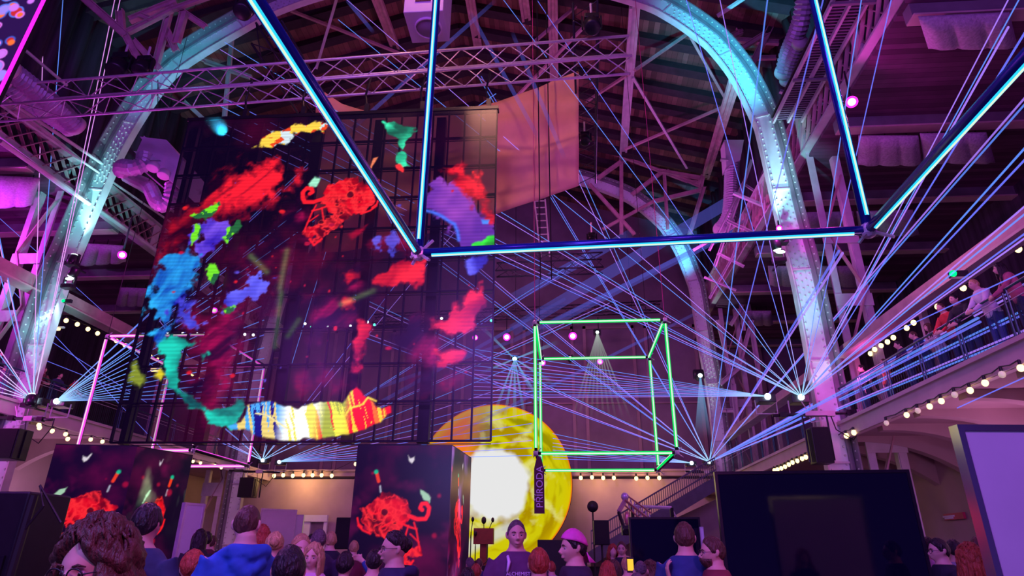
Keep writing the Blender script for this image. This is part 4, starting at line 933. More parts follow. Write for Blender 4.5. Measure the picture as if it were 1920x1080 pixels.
lamp('SPOT', at(1500, 760, Y=Y1 - 1.3), (0.7, 0.85, 1.0), 420, 0.1, at(1530, 640, Y=Y1), 50, 1.0, name='arch_fill')
for (px, py, ax, ay, pw) in ((230, 560, 170, 380, 2600), (150, 720, 85, 585, 1500), (1400, 560, 1455, 340, 2600), (1440, 700, 1500, 560, 1300)):
    lamp('SPOT', at(px, py, Y=Y1 - 4.5), (0.16, 0.9, 0.9), pw * 1.8, 0.2, at(ax, ay, Y=Y1), 26, 1.0, name='leg_fill')  # extra spots without fixtures, added to spread cyan over the legs
# twinkling lamps in a row behind the LED wall and on the back gallery
spark = glow('spark_lamp', (0.8, 0.9, 1.0), 6); sparkg = glow('spark_lamp_green', (0.1, 1.0, 0.6), 3)
row = thing('lamp_bar', 'row of tiny white lamps shining through the lower third of the LED wall', 'lamp bar', tuple(at(700, 605, Y=36)))
mb = MB(); mb.tube([at(260, 628, Y=36), at(930, 604, Y=36)], 0.03, 6); mb.build('bar', blackm, row)
for i, (px, py) in enumerate(((270, 627), (313, 625), (343, 625), (370, 626), (459, 627), (475, 628), (545, 607), (572, 607), (598, 601), (626, 601), (584, 613), (615, 613), (657, 611), (702, 609), (689, 604), (775, 600), (806, 600), (828, 597), (875, 600), (921, 601))):
    p = at(px, py, Y=36); MB().sphere(p, 0.085, 8, 6).build('bulb', sparkg if i in (10, 13, 19) else spark, row, True)
# ------------------------------------------------------------------ LED pillars
def paint_pillar(seed, flip, side, w, h):
    def f(U, V):
        C = Canvas(U, V, (0.020, 0.004, 0.045), 1.0); n = NF.fbm(U * 1.3 + seed, V * 1.3, 5); n2 = NG.fbm(U * 2.4, V * 2.4 + seed, 4)
        C.c = C.c + np.clip(n - 0.46, 0, 1)[..., None] * np.array((0.60, 0.015, 0.20)) * 0.8 + (np.clip(n2 - .6, 0, 1) * 1.5)[..., None] * np.array((0.4, 0.02, 0.16))
        fl = 0.52 if side else 1.0
        skull(C, w * (0.54 if not flip else 0.40), h - 1.62, 0.72, -1 if flip else 1, fl * w / 2.0 if side else 1.0)
        k = -1 if flip else 1; cx = w * 0.5
        C.poly([(cx + k * (-0.02) * fl * 1.0 + a * fl, h - 0.22 + b) for a, b in ((-.22 * k, 0), (-.12 * k, -.05), (-.05 * k, .02), (-.09 * k, -.12), (-.16 * k, -.18), (-.22 * k, -.1))], (0.8, 0.75, 0.8), 0.03, 0.04)
        C.line([(cx + k * 0.55 * fl, h - 0.6), (cx + k * 0.5 * fl, h - 0.75)], 0.07, (0.9, 0.12, 0.03)); C.blend(np.clip((0.06 - np.hypot(U - cx - k * .57 * fl, V - h + .56)) / .03, 0, 1), (0.02, 0.6, 0.4)); C.line([(cx + k * .46 * fl, h - .85), (cx + k * .44 * fl, h - .96)], 0.04, (0.5, 0.5, 0.6))
        C.poly([(cx + k * a * fl, h + b) for a, b in ((-.62, -1.08), (-.5, -.95), (-.38, -.9), (-.4, -1.0), (-.5, -1.12), (-.6, -1.16))], (0.5, 0.7, 0.55), 0.03, 0.05, fr=5)
        for i in range(8):
            r = random.Random(seed * 50 + i); a, b = r.random() * w, r.random() * h * 0.9; C.blend(np.clip((0.05 + .05 * r.random() + .1 * (n2 - .5) - np.hypot(U - a, V - b)) / .06, 0, .8), (0.55, 0.02, 0.10))
        if side:
            gl = np.clip(NG.fbm(U * 2.2, V * 1.1 + seed) - 0.52, 0, 1) * 2.6 * np.exp(-((V - h * 0.80) / (0.55 if not flip else 3)) ** 2)
            C.c = C.c + gl[..., None] * (np.array((0.45, 0.7, 0.35)) if not flip else np.array((0.4, 0.25, 0.6)))
        C.c = np.clip(C.c, 0, 1) ** 1.5
        return C
    return f
def pillar(label, a, b, c, h, flip, side_right=True):
    """three ground corners: a-b the front face, b-c the receding face"""
    a, b, c = (Vector((p.x, p.y, 0)) for p in (a, b, c)); d = a + (c - b); ctr = (a + c) / 2
    root = thing('led_pillar', label, 'screen', tuple(ctr), 'free-standing LED pillars')
    mb = MB(); q = [p + (ctr - p) * 0.02 for p in (a, b, c, d)]; mb.add([(p.x, p.y, z) for z in (0, h - 0.02) for p in q], [(3, 2, 1, 0), (4, 5, 6, 7), (0, 1, 5, 4), (1, 2, 6, 5), (2, 3, 7, 6), (3, 0, 4, 7)]); mb.build('cabinet', black, root)
    MB().add([(p.x, p.y, z) for z in (h - 0.02, h + 0.0) for p in (a, b, c, d)], [(3, 2, 1, 0), (4, 5, 6, 7), (0, 1, 5, 4), (1, 2, 6, 5), (2, 3, 7, 6), (3, 0, 4, 7)]).build('top_plate', blackm, root)
    for k, (p, q_) in enumerate(((a, b), (b, c))):
        e = (q_ - p); w = e.length; e.normalize()
        led_panel('front_picture' if k == 0 else 'side_picture', tuple(p), tuple(e), (0, 0, 1), w, h - 0.02, int(w * 55), int(h * 55), paint_pillar(2 + k + 5 * flip, flip, k == 1, w, h), MATS_LED, root)
    return root
MATS_LED = led_mat('pillar_led', 1.0)
PH = 3.75
pillar('LED pillar at left showing a red horned skull on two faces', at(105, 832, Z=PH), at(258, 836, Z=PH), at(362, 853, Z=PH), PH, 0)
pillar('LED pillar in the centre showing a red horned skull facing left, front of the sun disc', at(671, 834, Z=PH), at(848, 834, Z=PH), at(884, 858, Z=PH), PH, 1)

# ------------------------------------------------------------------ glowing sun disc
def sun_mat():
    m = bpy.data.materials.new('sun_picture'); m.use_nodes = True; nt = m.node_tree; nt.nodes.clear()
    out = _n(nt, 'ShaderNodeOutputMaterial'); e = _n(nt, 'ShaderNodeEmission'); a = _n(nt, 'ShaderNodeAttribute', attribute_name='Col'); nt.links.new(a.outputs['Color'], e.inputs[0]); e.inputs[1].default_value = 1.0; nt.links.new(e.outputs[0], out.inputs[0]); return m
SR = 4.62; sc_ = at(926, 905, Y=39)
sun = thing('sun_disc', 'huge glowing yellow disc with a white-hot middle behind the stage', 'light disc', tuple(sc_))
nr, nt_ = 90, 220; R_, T_ = np.meshgrid(np.linspace(0, SR, nr + 1), np.linspace(0, 2 * PI, nt_ + 1)[:-1], indexing='ij')
U_, V_ = R_ * np.cos(T_), R_ * np.sin(T_); C_ = Canvas(U_, V_, (0.62, 0.56, 0.003), 1)
w1 = NF.fbm(U_ * .35 + 4, V_ * .35 + 4) * 3; ang = np.arctan2(V_, U_); q1 = NG.fbm(R_ * 1.1 + w1 * .35, ang * 1.5 + R_ * .5 + w1 * .3, 5)
C_.blend(np.clip((q1 - 0.54) * 9, 0, 1) * 0.95, (0.40, 0.25, 0.0)); C_.blend(np.clip((0.42 - q1) * 10, 0, 1) * 0.85, (0.26, 0.22, 0.0)); q2 = NF.fbm(U_ * .9 + w1, V_ * .9 + w1, 5); C_.blend(np.clip((q2 - .60) * 9, 0, 1) * .6, (0.80, 0.78, 0.25))
C_.blend(np.clip((-U_ - 1.3 + w1 * .3 + V_ * .1) / 1.2, 0, 1) * np.clip(V_ * 2, 0, 1), (0.88, 0.20, 0.015)); C_.blend(np.clip((R_ - SR + 0.55) / 0.5, 0, 1) * .6, (0.75, 0.52, 0.0)); C_.blend(np.clip((R_ - SR + 0.10) / 0.08, 0, 1), (0.85, 0.12, 0.01))
C_.blend(np.clip((2.30 + 0.9 * (NF.fbm(U_ * .8, V_ * .8) - 0.5) * 2 - np.hypot(U_ - 0.15, (V_ - 0.05) * 0.98)) / 0.45, 0, 1), (0.80, 0.80, 0.80)); C_.blend(np.clip((0.5 - np.abs(V_ + 3.0 + U_ * -0.45 + w1 * .2 - .3)) / .3, 0, 1) * (U_ < 1.5) * .7, (0.65, 0.68, 0.70))
me = bpy.data.meshes.new('disc_picture'); vs = np.stack([U_, np.zeros_like(U_), V_], -1).reshape(-1, 3)
F_ = [(i * nt_ + j, (i + 1) * nt_ + j, (i + 1) * nt_ + (j + 1) % nt_, i * nt_ + (j + 1) % nt_) for i in range(nr) for j in range(nt_)]
me.from_pydata(vs.tolist(), [], F_); ca = me.color_attributes.new('Col', 'FLOAT_COLOR', 'POINT'); ca.data.foreach_set('color', np.concatenate([C_.c, C_.a[..., None]], -1).reshape(-1).astype(np.float32)); me.materials.append(sun_mat())
o = bpy.data.objects.new('disc_picture', me); COL.objects.link(o); o.parent = sun; o.location = (0, -0.20, 0)
MB().lathe(sc_, [(SR + .03, -0.12), (SR + .03, 0.12), (SR - .3, .14)], (0, -1, 0), 96).build('disc_body', black, sun)
mb = MB(); [mb.box((sc_.x + dx, 39.6, 3.2), (.2, .2, 6.4)) for dx in (-2.4, 2.4)]; mb.box((sc_.x, 39.6, sc_.z), (5, .2, .2)); mb.build('rear_support', blackm, sun)
lamp('POINT', (sc_.x, 38, 5.6), (1.0, 0.75, 0.25), 160, 1.0, name='sun_spill')

# ------------------------------------------------------------------ stage, lectern, microphones
st = MB().box((-3.2, 35.8, 0.55), (14, 5.0, 1.1)).build('stage', black, off=(-3.2, 35.8, 0)); tag(st, 'low black stage in front of the yellow sun disc', 'stage')
lp = at(907, 1020, Y=34.4); lec = thing('lectern', 'dark red lectern on the stage in front of the sun disc', 'lectern', (lp.x, 34.4, 1.1)); lm = mat('lectern_wood', (0.25, 0.06, 0.03), 0.5, 0, .2, 4)
MB().box((lp.x, 34.4, 1.65), (.34, .3, 1.1)).build('column', lm, lec); MB().box((lp.x, 34.4, 2.45), (1.0, .5, .75)).build('desk', lm, lec); mb = MB(); mb.tube([(lp.x, 34.3, 2.8), (lp.x, 34.2, 3.1)], .02, 6); mb.sphere((lp.x, 34.2, 3.2), .13, 8, 6, (1, 1, 1.4)); mb.build('microphone', black, lec)
def micstand(px, py_top, lab, boom=0.0):
    p = at(px, py_top, Y=34.2); r = thing('microphone_stand', lab, 'microphone stand', (p.x, 34.2, 1.1), 'microphone stands on the stage')
    mb = MB(); mb.tube([(p.x, 34.2, 1.1), (p.x, 34.2, p.z - .6)], .03, 6); mb.build('pole', blackm, r)
    MB().tube([(p.x - boom * .3, 34.2, p.z - .9), (p.x, 34.2, p.z - .6), (p.x + boom, 34.15, p.z)], .022, 6).build('boom', blackm, r); MB().sphere((p.x + boom, 34.1, p.z), .08, 8, 6, (1, 1, 1.6)).build('microphone', black, r)
    for k in range(3): MB().tube([(p.x, 34.2, 1.3), (p.x + .4 * math.cos(k * 2.1), 34.2 + .4 * math.sin(k * 2.1), 1.12)], .02, 5).build('leg', blackm, r)
micstand(915, 975, 'boom microphone stand right of the lectern', 0.25); micstand(884, 974, 'microphone stand beside the edge of the centre LED pillar', 0.08); micstand(892, 1000, 'short microphone stand left of the lectern', 0.0)
case = MB().box((at(1054, 1040, Y=30).x, 30, 1.1), (2.1, 1.0, 2.2)).build('flight_case', black, off=(at(1054, 1040, Y=30).x, 30, 0), bevel=.03); tag(case, 'black box behind the man in the pink cap', 'case')

# ------------------------------------------------------------------ flat screens and boards standing on the floor
def glossy(name, color, rough=.08): return mat(name, color, rough, 0, 0, spec=0.7)
def standing_screen(name, label, cat, tl, tr, H, hb, frame_m, face_m, thick=.10, fr=.035, legs=True, group=None):
    a, b = at(tl[0], tl[1], Z=H), at(tr[0], tr[1], Z=H); a, b = Vector((a.x, a.y, 0)), Vector((b.x, b.y, 0)); e = (b - a); w = e.length; e.normalize(); n = Vector((e.y, -e.x, 0))
    if n.dot(EYE - a) < 0: n = -n
    c = (a + b) / 2; M = Matrix((e, n, Vector((0, 0, 1)))).transposed(); root = thing(name, label, cat, tuple(c), group)
    MB().box(c + Vector((0, 0, (H + hb) / 2)), (w - 2 * fr, thick * .8, H - hb - 2 * fr), M).build('display' if face_m is not white_board else 'panel', face_m, root)
    for z in (hb + fr / 2, H - fr / 2): MB().box(c + Vector((0, 0, z)), (w, thick, fr), M).build('frame_rail', frame_m, root)
    for s in (-1, 1): MB().box(c + e * s * (w / 2 - fr / 2) + Vector((0, 0, (H + hb) / 2)), (fr, thick, H - hb - 2 * fr), M).build('frame_stile', frame_m, root)
    if legs:
        for s in (-1, 1):
            MB().box(c + e * s * w * .33 + Vector((0, 0, hb / 2 + .02)), (.07, .07, hb + .04), M).build('leg', frame_m, root); MB().box(c + e * s * w * .33 + Vector((0, 0, .02)), (.08, .8, .04), M).build('foot', frame_m, root)
    return root, c, e, n, w
scr = glossy('dark_screen', (0.004, 0.004, 0.02), 0.06)
standing_screen('led_screen', 'large switched-off black screen standing at right in front of the gallery', 'screen', (1338, 885), (1701, 881), 2.55, 0.12, blackm, scr)
standing_screen('television', 'switched-off black television on a stand beyond the man in the blue jacket', 'television', (1178, 970), (1311, 970), 2.15, 1.15, blackm, scr, fr=.03)
edge = mat('iridescent_frame', (0.55, 0.6, 0.8), 0.15, 0.9, 0, spec=.8)
standing_screen('partition_board', 'tall white board with a shiny metal frame cut by the right edge', 'board', (1786, 798), (2140, 800), 2.5, 0.0, edge, white_board, legs=False, fr=.045)
standing_screen('partition_board', 'leaning pinkish-white board right of the left LED pillar', 'board', (345, 942), (383, 945), 2.5, 0.0, alu, white_board, legs=False, fr=.04)
standing_screen('partition_board', 'white exhibition panel right of the man in the blue hoodie', 'board', (490, 953), (557, 956), 3.4, 0.0, alu, white_board, legs=False, fr=.06)
standing_screen('partition_board', 'narrow white panel left of the back doorway', 'board', (557, 965), (571, 965), 3.0, 0.0, alu, white_board, legs=False, fr=.03)
standing_screen('partition_board', 'narrow white panel right of the television', 'board', (1311, 988), (1318, 988), 2.0, 0.9, alu, white_board, fr=.01)
# doorway
d1 = at(593, 975, Y=42.2); dm = mat('door_dark', (0.28, 0.2, 0.25), .7, 0, .2, 2)
mb = MB(); dx0, dx1, dz = at(571, 966, Y=42.2).x, at(616, 966, Y=42.2).x, at(600, 966, Y=42.2).z
mb.box(((dx0 + dx1) / 2, 42.12, dz - .2), (dx1 - dx0, .26, .4)); mb.box((dx1 - .1, 42.15, dz / 2 - .21), (.2, .2, dz - .42)); mb.box((dx0 + .25, 42.15, dz / 2 - .21), (.5, .2, dz - .42)); o = struct('door_1', mb, white_board); struct('door_2', MB().box(((dx0 + dx1) / 2, 42.3, dz / 2 - .2), (dx1 - dx0 - .2, .1, dz - .4)), dm)
# crimson wayfinding board
p = at(1789, 968, X=12.7); sg = thing('wall_sign', 'crimson sign board with two pale lines on the right gallery wall', 'sign', tuple(p)); a_, b_ = at(1772, 964, X=12.7), at(1808, 960, X=12.7); z_ = at(1772, 976, X=12.7).z
MB().box((12.68, (a_.y + b_.y) / 2, (a_.z + z_) / 2), (.08, abs(a_.y - b_.y), a_.z - z_)).build('board', mat('crimson', (0.55, 0.03, 0.13), .5, 0, .1, 3), sg)
for k in (0, 1): MB().box((12.63, (a_.y + b_.y) / 2 + .25, z_ + (.34 - .17 * k) * (a_.z - z_) / .6), (.02, abs(a_.y - b_.y) * (.6 - .15 * k), .05)).build('printed_line', lil2, sg)
# ------------------------------------------------------------------ loudspeakers
def speaker(label, tl, br, y, depth=.45, wires=True, group='black loudspeakers', rot=0.0):
    a, b = at(tl[0], tl[1], Y=y), at(br[0], br[1], Y=y); w, h = b.x - a.x, a.z - b.z; c = Vector(((a.x + b.x) / 2, y + depth / 2, (a.z + b.z) / 2))
    root = thing('loudspeaker', label, 'loudspeaker', (c.x, c.y, b.z), group); M = Matrix.Rotation(rot, 3, 'Z')
    MB().box(c, (w, depth, h), M).build('cabinet', black, root, bevel=.02); MB().box(c + M @ Vector((0, -depth / 2 - .012, 0)), (w * .92, .02, h * .94), M).build('grille', mat('grille', (0.008, 0.008, 0.012), .8, 0, 0), root)
    if wires:
        for s in (-1, 1): MB().box(c + M @ Vector((s * (w / 2 + .03), 0, 0)), (.03, .06, h * .9), M).build('mounting_arm', blackm, root)
    return root, c, w, h
r_, c_, w_, h_ = speaker('black loudspeaker hung below the pipe bracket on the near right column', (1520, 800), (1566, 868), 19.6, .5)
MB().tube([(c_.x - w_ / 2 - .1, c_.y, c_.z - h_ * .45), (c_.x - w_ / 2 - .1, c_.y, c_.z + h_ * .85), (c_.x + w_ / 2 + .1, c_.y, c_.z + h_ * .85), (c_.x + w_ / 2 + .1, c_.y, c_.z - h_ * .4)], .03, 6).build('hanging_frame', blackm, r_)
r_, c_, w_, h_ = speaker('small black loudspeaker on the far left column', (450, 895), (471, 932), 36.3, .7)
MB().tube([(c_.x - w_ / 2, c_.y, c_.z), (c_.x - w_ / 2, c_.y, c_.z + h_ * .8), (c_.x + w_ / 2 + .3, c_.y, c_.z + h_ * .8), (c_.x + w_ / 2 + .3, c_.y, c_.z - h_ * .5)], .04, 6).build('hanging_frame', blackm, r_)
speaker('black loudspeaker hanging at the left edge on the near left column', (-14, 803), (20, 860), 19.0, .6)
speaker('black loudspeaker standing behind the centre LED pillar', (631, 970), (668, 1030), 20, .6, False)
r_, c_, w_, h_ = speaker('black loudspeaker on a tall stand left of the television', (1113, 975), (1144, 1022), 20.5, .5, False)
MB().tube([(c_.x, c_.y, c_.z - h_ / 2), (c_.x, c_.y, .25)], .03, 8).build('pole', blackm, r_)
for k in range(3): MB().tube([(c_.x, c_.y, .9), (c_.x + .6 * math.cos(k * 2.1), c_.y + .6 * math.sin(k * 2.1), .02)], .025, 6).build('leg', blackm, r_)
# tall dark rack at the far left
a, b = at(20, 921, Y=6.4), at(76, 925, Y=6.4)
rk = thing('equipment_rack', 'dark equipment rack with a violet-lit top at the left edge', 'equipment rack', (a.x - .1, 6.7, 0)); MB().box((a.x + .0, 6.7, a.z / 2), (b.x - a.x + .1, .6, a.z)).build('cabinet', black, rk, bevel=.02)
MB().box((a.x - .6, 6.9, a.z / 2 - .35), (.75, .6, a.z - .7)).build('side_case', black, rk, bevel=.02)
mb = MB(); [mb.box((a.x, 6.385, .25 + .3 * i), (b.x - a.x - .02, .02, .22)) for i in range(5)]; mb.build('rack_panel', blackm, rk)
mb = MB(); mb.tube([(b.x - .02, 6.3, 0.02), (b.x + .02, 6.3, a.z - .05)], .04, 8); mb.tube([(b.x + .02, 6.28, a.z - .4), (b.x + .15, 6.3, a.z - .15), (b.x + .05, 6.3, a.z + .05), (b.x + .3, 6.4, a.z - .3)], .012, 6); mb.build('cable', cable_m, rk)
# pipe brackets carrying projectors on the column legs
def pipe(label, a, b, y, extra=(), r=.05):
    p, q = at(a[0], a[1], Y=y), at(b[0], b[1], Y=y); root = thing('pipe_bracket', label, 'bracket', tuple((p + q) / 2), 'pipe brackets on the columns')
    MB().tube([p, q], r, 8).build('pipe', blackm, root)
    for i, (x, w) in enumerate(extra): t = p.lerp(q, x); MB().box(t, (w, .16, .16)).build('clamp', steel if i % 2 else blackm, root)
    t = p.lerp(q, .55); MB().tube([t, t + Vector((.1, 0, -.5)), t + Vector((.6, .1, -.8)), t + Vector((1.0, 0, -.3)), t + Vector((1.0, 0, 0))], .018, 6).build('cable', cable_m, root); t = p.lerp(q, .3); MB().tube([t + Vector((0, 0, .4)), t + Vector((.15, 0, .1)), t + Vector((.2, .02, -.25)), t + Vector((.5, 0, -.2)), t + Vector((.6, .1, .1))], .014, 6).build('cable', alu, root)
    return root
pipe('pipe bracket with clamps and cables on the near right arch leg', (1448, 779), (1645, 772), 20.4, ((.1, .2), (.45, .9), (.75, .3), (.85, .3)))
pipe('pipe bracket with clamps on the near left arch leg', (-10, 783), (98, 787), 20.2, ((.3, .2), (.6, .3), (.8, .2)))
pipe('pipe bracket with clamps on the far left arch leg', (430, 882), (525, 886), 36.4, ((.2, .5), (.6, .4)))
pipe('pipe bracket with clamps on the far right arch leg', (1285, 884), (1352, 886), 36.4, ((.3, .5), (.6, .3)))

# ------------------------------------------------------------------ stairs at the back right
sm_ = mat('stair_steel', (0.10, 0.10, 0.16), .6, 0, .2, 3); stp = thing('staircase', 'dark steel staircase rising to the right behind the television', 'staircase', tuple(at(1100, 1045, Y=31)))
p0, p1 = at(1110, 1046, Y=32), at(1345, 905, Y=32)
for dy in (0, 1.6): MB().bar(p0 + Vector((0, dy, 0)), p1 + Vector((0, dy, 0)), .12, .55).build('stringer', sm_, stp)
for i in range(24): t = i / 23; MB().box(p0.lerp(p1, t) + Vector((0, .8, 0)), (.34, 1.6, .05)).build('tread', sm_, stp)
for dz in (1.15, .6): MB().bar(p0 + Vector((0, 0, dz)), p1 + Vector((0, 0, dz)), .07).build('handrail', sm_, stp)
mb = MB()
for i in range(60): t = i / 59; q = p0.lerp(p1, t); mb.bar(q, q + Vector((0, 0, 1.15)), .03)
o = mb.build('balusters', sm_, stp); o['kind'] = 'stuff'
struct('wall_stair', MB().add([(x, y, z) for y in (33.7, 33.9) for x, z in ((p0.x, 0), (p1.x + 1, 0), (p1.x + 1, p1.z - .3), (p0.x, p0.z))], [(0, 1, 2, 3), (7, 6, 5, 4), (0, 4, 5, 1), (1, 5, 6, 2), (2, 6, 7, 3), (3, 7, 4, 0)]), plaster)
# bar frame over the television
fr_ = thing('goal_frame', 'thin pale metal bar frame above the television', 'frame', tuple(at(1260, 960, Y=24))); q = [at(*p, Y=24) for p in ((1185, 949), (1259, 952), (1259, 1000))]
MB().tube(q[:2], .06, 6).build('top_bar', alu, fr_); MB().tube([q[1], Vector((q[1].x, 24, 0))], .07, 6).build('upright', blackm, fr_); MB().tube([q[1], at(1270, 975, Y=24)], .03, 6).build('brace', alu, fr_); MB().tube([q[0], Vector((q[0].x, 24, 0))], .06, 6).build('upright', blackm, fr_)
# camera crane
cr_ = thing('camera_crane', 'camera crane arm with an orange lattice boom beside the television', 'camera crane', (at(1215, 1000, Y=16).x, 16, 0)); tp = at(1172, 938, Y=15.5); el = at(1160, 960, Y=15.3); hd = at(1170, 990, Y=15.2); bs = at(1222, 978, Y=16.4)
for dy, dz in ((-.08, 0), (.08, 0), (0, .14), (0, -.12)): MB().tube([tp + Vector((0, dy, dz)), bs + Vector((0, dy, dz * 1.4))], .018, 6).build('boom_tube', mat('orange_rose_metal', (0.8, 0.35, 0.3), .35, .5, .1, 5), cr_)
n = 14; MB().tube([tp.lerp(bs, i / n) + Vector((0, 0, .14 if i % 2 else -.12)) for i in range(n + 1)], .012, 5).build('boom_lacing', alu, cr_)
MB().sphere(tp + Vector((0, 0, .08)), .09, 10, 8).build('pivot', alu, cr_, True); MB().bar(tp, el, .06, .08).build('drop_arm', steel_pink, cr_); MB().bar(el, hd, .05, .06).build('drop_arm', blackm, cr_)
mb = MB(); mb.box(hd + Vector((.03, 0, -.05)), (.16, .25, .2)); mb.lathe(hd + Vector((.03, -.15, -.05)), [(.07, 0), (.08, .1), (.06, .12)], (0, -1, -.3)); mb.build('camera', black, cr_); MB().sphere(hd + Vector((.08, -.05, .2)), .10, 8, 6, (.7, .7, 1.5)).build('camera_motor', MATS['orange_rose_metal'], cr_, True)
MB().tube([bs, Vector((bs.x + .3, 16.6, 0))], .05, 8).build('pedestal', blackm, cr_)
# round lamp on a pole at the left of the loudspeaker
lp_ = thing('pole_lamp', 'round dark spotlight on a thin pole above the standing loudspeaker', 'lamp', (at(1111, 960, Y=21).x, 21, 0)); hp = at(1111, 950, Y=21); MB().tube([(hp.x, 21, 0), (hp.x, 21, hp.z - .1)], .03, 6).build('pole', blackm, lp_); MB().lathe(hp, [(.12, -.15), (.17, 0), (.17, .12)], (0, -1, 0)).build('head', black, lp_, True)

# ------------------------------------------------------------------ gallery railings
rail_m = mat('rail_green_black', (0.03, 0.09, 0.10), .35, .5, .2, 6)
def railing(x, z, y0, y1, step, label, sgn):
    root = thing('gallery_railing', label, 'railing', (x, (y0 + y1) / 2, z), 'gallery railings'); y = y0
    while y <= y1 + .01:
        mb = MB(); [mb.tube([(x, y + d, z), (x, y + d, z + 1.08)], .022, 6) for d in (-.06, .06)]; mb.box((x, y, z + .02), (.14, .25, .04)); mb.build('post', rail_m, root); y += step
    MB().tube([(x, y0 - 1, z + 1.1), (x, y1, z + 1.1)], .03, 8).build('handrail', rail_m, root)
    for h in (.98, .84): MB().tube([(x, y0 - 1, z + h), (x, y1, z + h)], .010, 6).build('rail_wire', alu, root)
    MB().tube([(x, y0 - 1, z + .1), (x, y1, z + .1)], .015, 6).build('lower_rail', rail_m, root)
    mb = MB(); n = 260; 
    for i in range(n): yy = y0 + (y1 - y0) * i / n; mb.bar((x, yy, z + .1), (x, yy, z + .84), .006)
    o = mb.build('mesh_infill', rail_m, root); o['kind'] = 'stuff'
railing(XR + .12, ZR, 9.2, 41, 1.72, 'dark railing along the edge of the right gallery with people behind it', 1)
railing(XL - .12, ZL, 12, 41, 2.1, 'dark railing along the edge of the left gallery', -1)
o_ = None
# long pink handrail beam above the right gallery people
bm = thing('gallery_beam', 'long rosy beam running above the people on the right gallery', 'beam', (9.3, 18, 7.9))
p, q = at(1920, 447, X=9.6), at(1630, 632, X=9.6); zb = (p.z + q.z) / 2 + .12
MB().box((9.6, 20, zb), (.35, 34, .42)).build('beam', steel_pink, bm); MB().box((9.45, 20, zb - .25), (.5, 34, .06)).build('lower_flange', cream, bm)
for i in range(8):
    y = 12.4 + i * 4.2; MB().box((9.75, y, (ZR + zb) / 2), (.16, .16, zb - ZR)).build('post', cream, bm)
bl_ = thing('gallery_beam', 'long rosy beam sloping away above the left gallery with a column at its end', 'beam', (-19.8, 20, 9)); p, q = at(120, 565, X=-19.8), at(255, 628, X=-19.8); zl = (p.z + q.z) / 2
MB().box((-19.8, 24, zl), (.4, 34, .5)).build('beam', steel_pink, bl_); MB().box((-19.8, 24, zl - .28), (.6, 34, .06)).build('lower_flange', cream, bl_)
for y in (19.5, 30.2, 36.0): MB().box((-20.0, y, (ZL + zl) / 2), (.3, .3, zl - ZL)).build('post', steel_pink, bl_)

# ------------------------------------------------------------------ acoustic cushions under the aisle ceilings
cush = mat('felt_cushion', (0.50, 0.42, 0.55), .95, 0, .25, 14, .6)
def cushion(corners, z, label, segs=3):
    """corners: pixels of the near-left, near-right, far-right, far-left corners"""
    P = [at(a, b, Z=z) for a, b in corners]; c = sum(P, Vector((0, 0, 0))) / 4; n, m_ = 24, 10; vt = []; vb = []
    for i in range(n + 1):
        for j in range(m_ + 1):
            u, v = i / n, j / m_; q = P[0].lerp(P[1], u).lerp(P[3].lerp(P[2], u), v)
            e = min(u, 1 - u) * 8; g = min(v, 1 - v) * 6; puff = min(1, e) ** .5 * min(1, g) ** .5 * (.55 + .45 * abs(math.sin(PI * u * segs)) ** .4)
            vt.append(q + Vector((0, 0, .05))); vb.append(q - Vector((0, 0, .03 + .22 * puff)))
    N = len(vt); F = []
    for i in range(n):
        for j in range(m_):
            a = i * (m_ + 1) + j; b = a + m_ + 1; F += [(a, a + 1, b + 1, b), (N + a, N + b, N + b + 1, N + a + 1)]
    for i in range(n): a = i * (m_ + 1); b = a + m_ + 1; F += [(a, b, N + b, N + a), (a + m_, N + a + m_, N + b + m_, b + m_)]
    for j in range(m_): a = j; F += [(a, N + a, N + a + 1, a + 1)]; a = n * (m_ + 1) + j; F += [(a, a + 1, N + a + 1, N + a)]
    root = thing('acoustic_cushion', label, 'cushion', tuple(c), 'acoustic cushions under the aisle ceilings'); mb = MB(); mb.add(vt + vb, F); mb.build('pad', cush, root, True)
    for u in (.15, .5, .85): q = P[0].lerp(P[1], u).lerp(P[3].lerp(P[2], u), .5); MB().tube([q, q + Vector((0, 0, 15.65 - z))], .02, 5).build('hanger', cable_m, root)
ZC = 14.9
cushion(((1740, 90), (1908, 88), (1893, 25), (1722, 33)), ZC, 'grey quilted cushion under the aisle ceiling in the upper right corner')
cushion(((1608, 308), (1728, 308), (1722, 256), (1610, 256)), ZC, 'grey cushion below the magenta lamp, left one of its row')
cushion(((1732, 304), (1866, 304), (1850, 250), (1725, 252)), ZC, 'grey cushion crossed by the blue neon tube at right')
cushion(((1612, 442), (1724, 440), (1712, 395), (1606, 398)), ZC, 'grey cushion just below the right corner joint of the blue cube')
cushion(((1508, 436), (1604, 438), (1600, 398), (1500, 400)), ZC, 'grey cushion behind the lattice column above the blue tube end')
cushion(((1548, 536), (1636, 536), (1628, 500), (1540, 500)), ZC, 'grey cushion seen right of the near right lattice column')
cushion(((1443, 534), (1510, 536), (1506, 500), (1440, 500)), ZC, 'grey cushion behind the near right arch leg')
cushion(((1395, 608), (1450, 608), (1446, 584), (1392, 584)), ZC, 'small far cushion behind the laser fan at right')
cushion(((-40, 392), (62, 384), (75, 335), (-30, 330)), 14.5, 'grey cushion in violet light at the left edge')
cushion(((150, 497), (236, 490), (232, 462), (165, 458)), 14.5, 'grey cushion beside the left magenta wash light')
cushion(((218, 572), (275, 572), (278, 542), (225, 540)), 14.5, 'grey cushion partly behind the left edge of the LED wall')
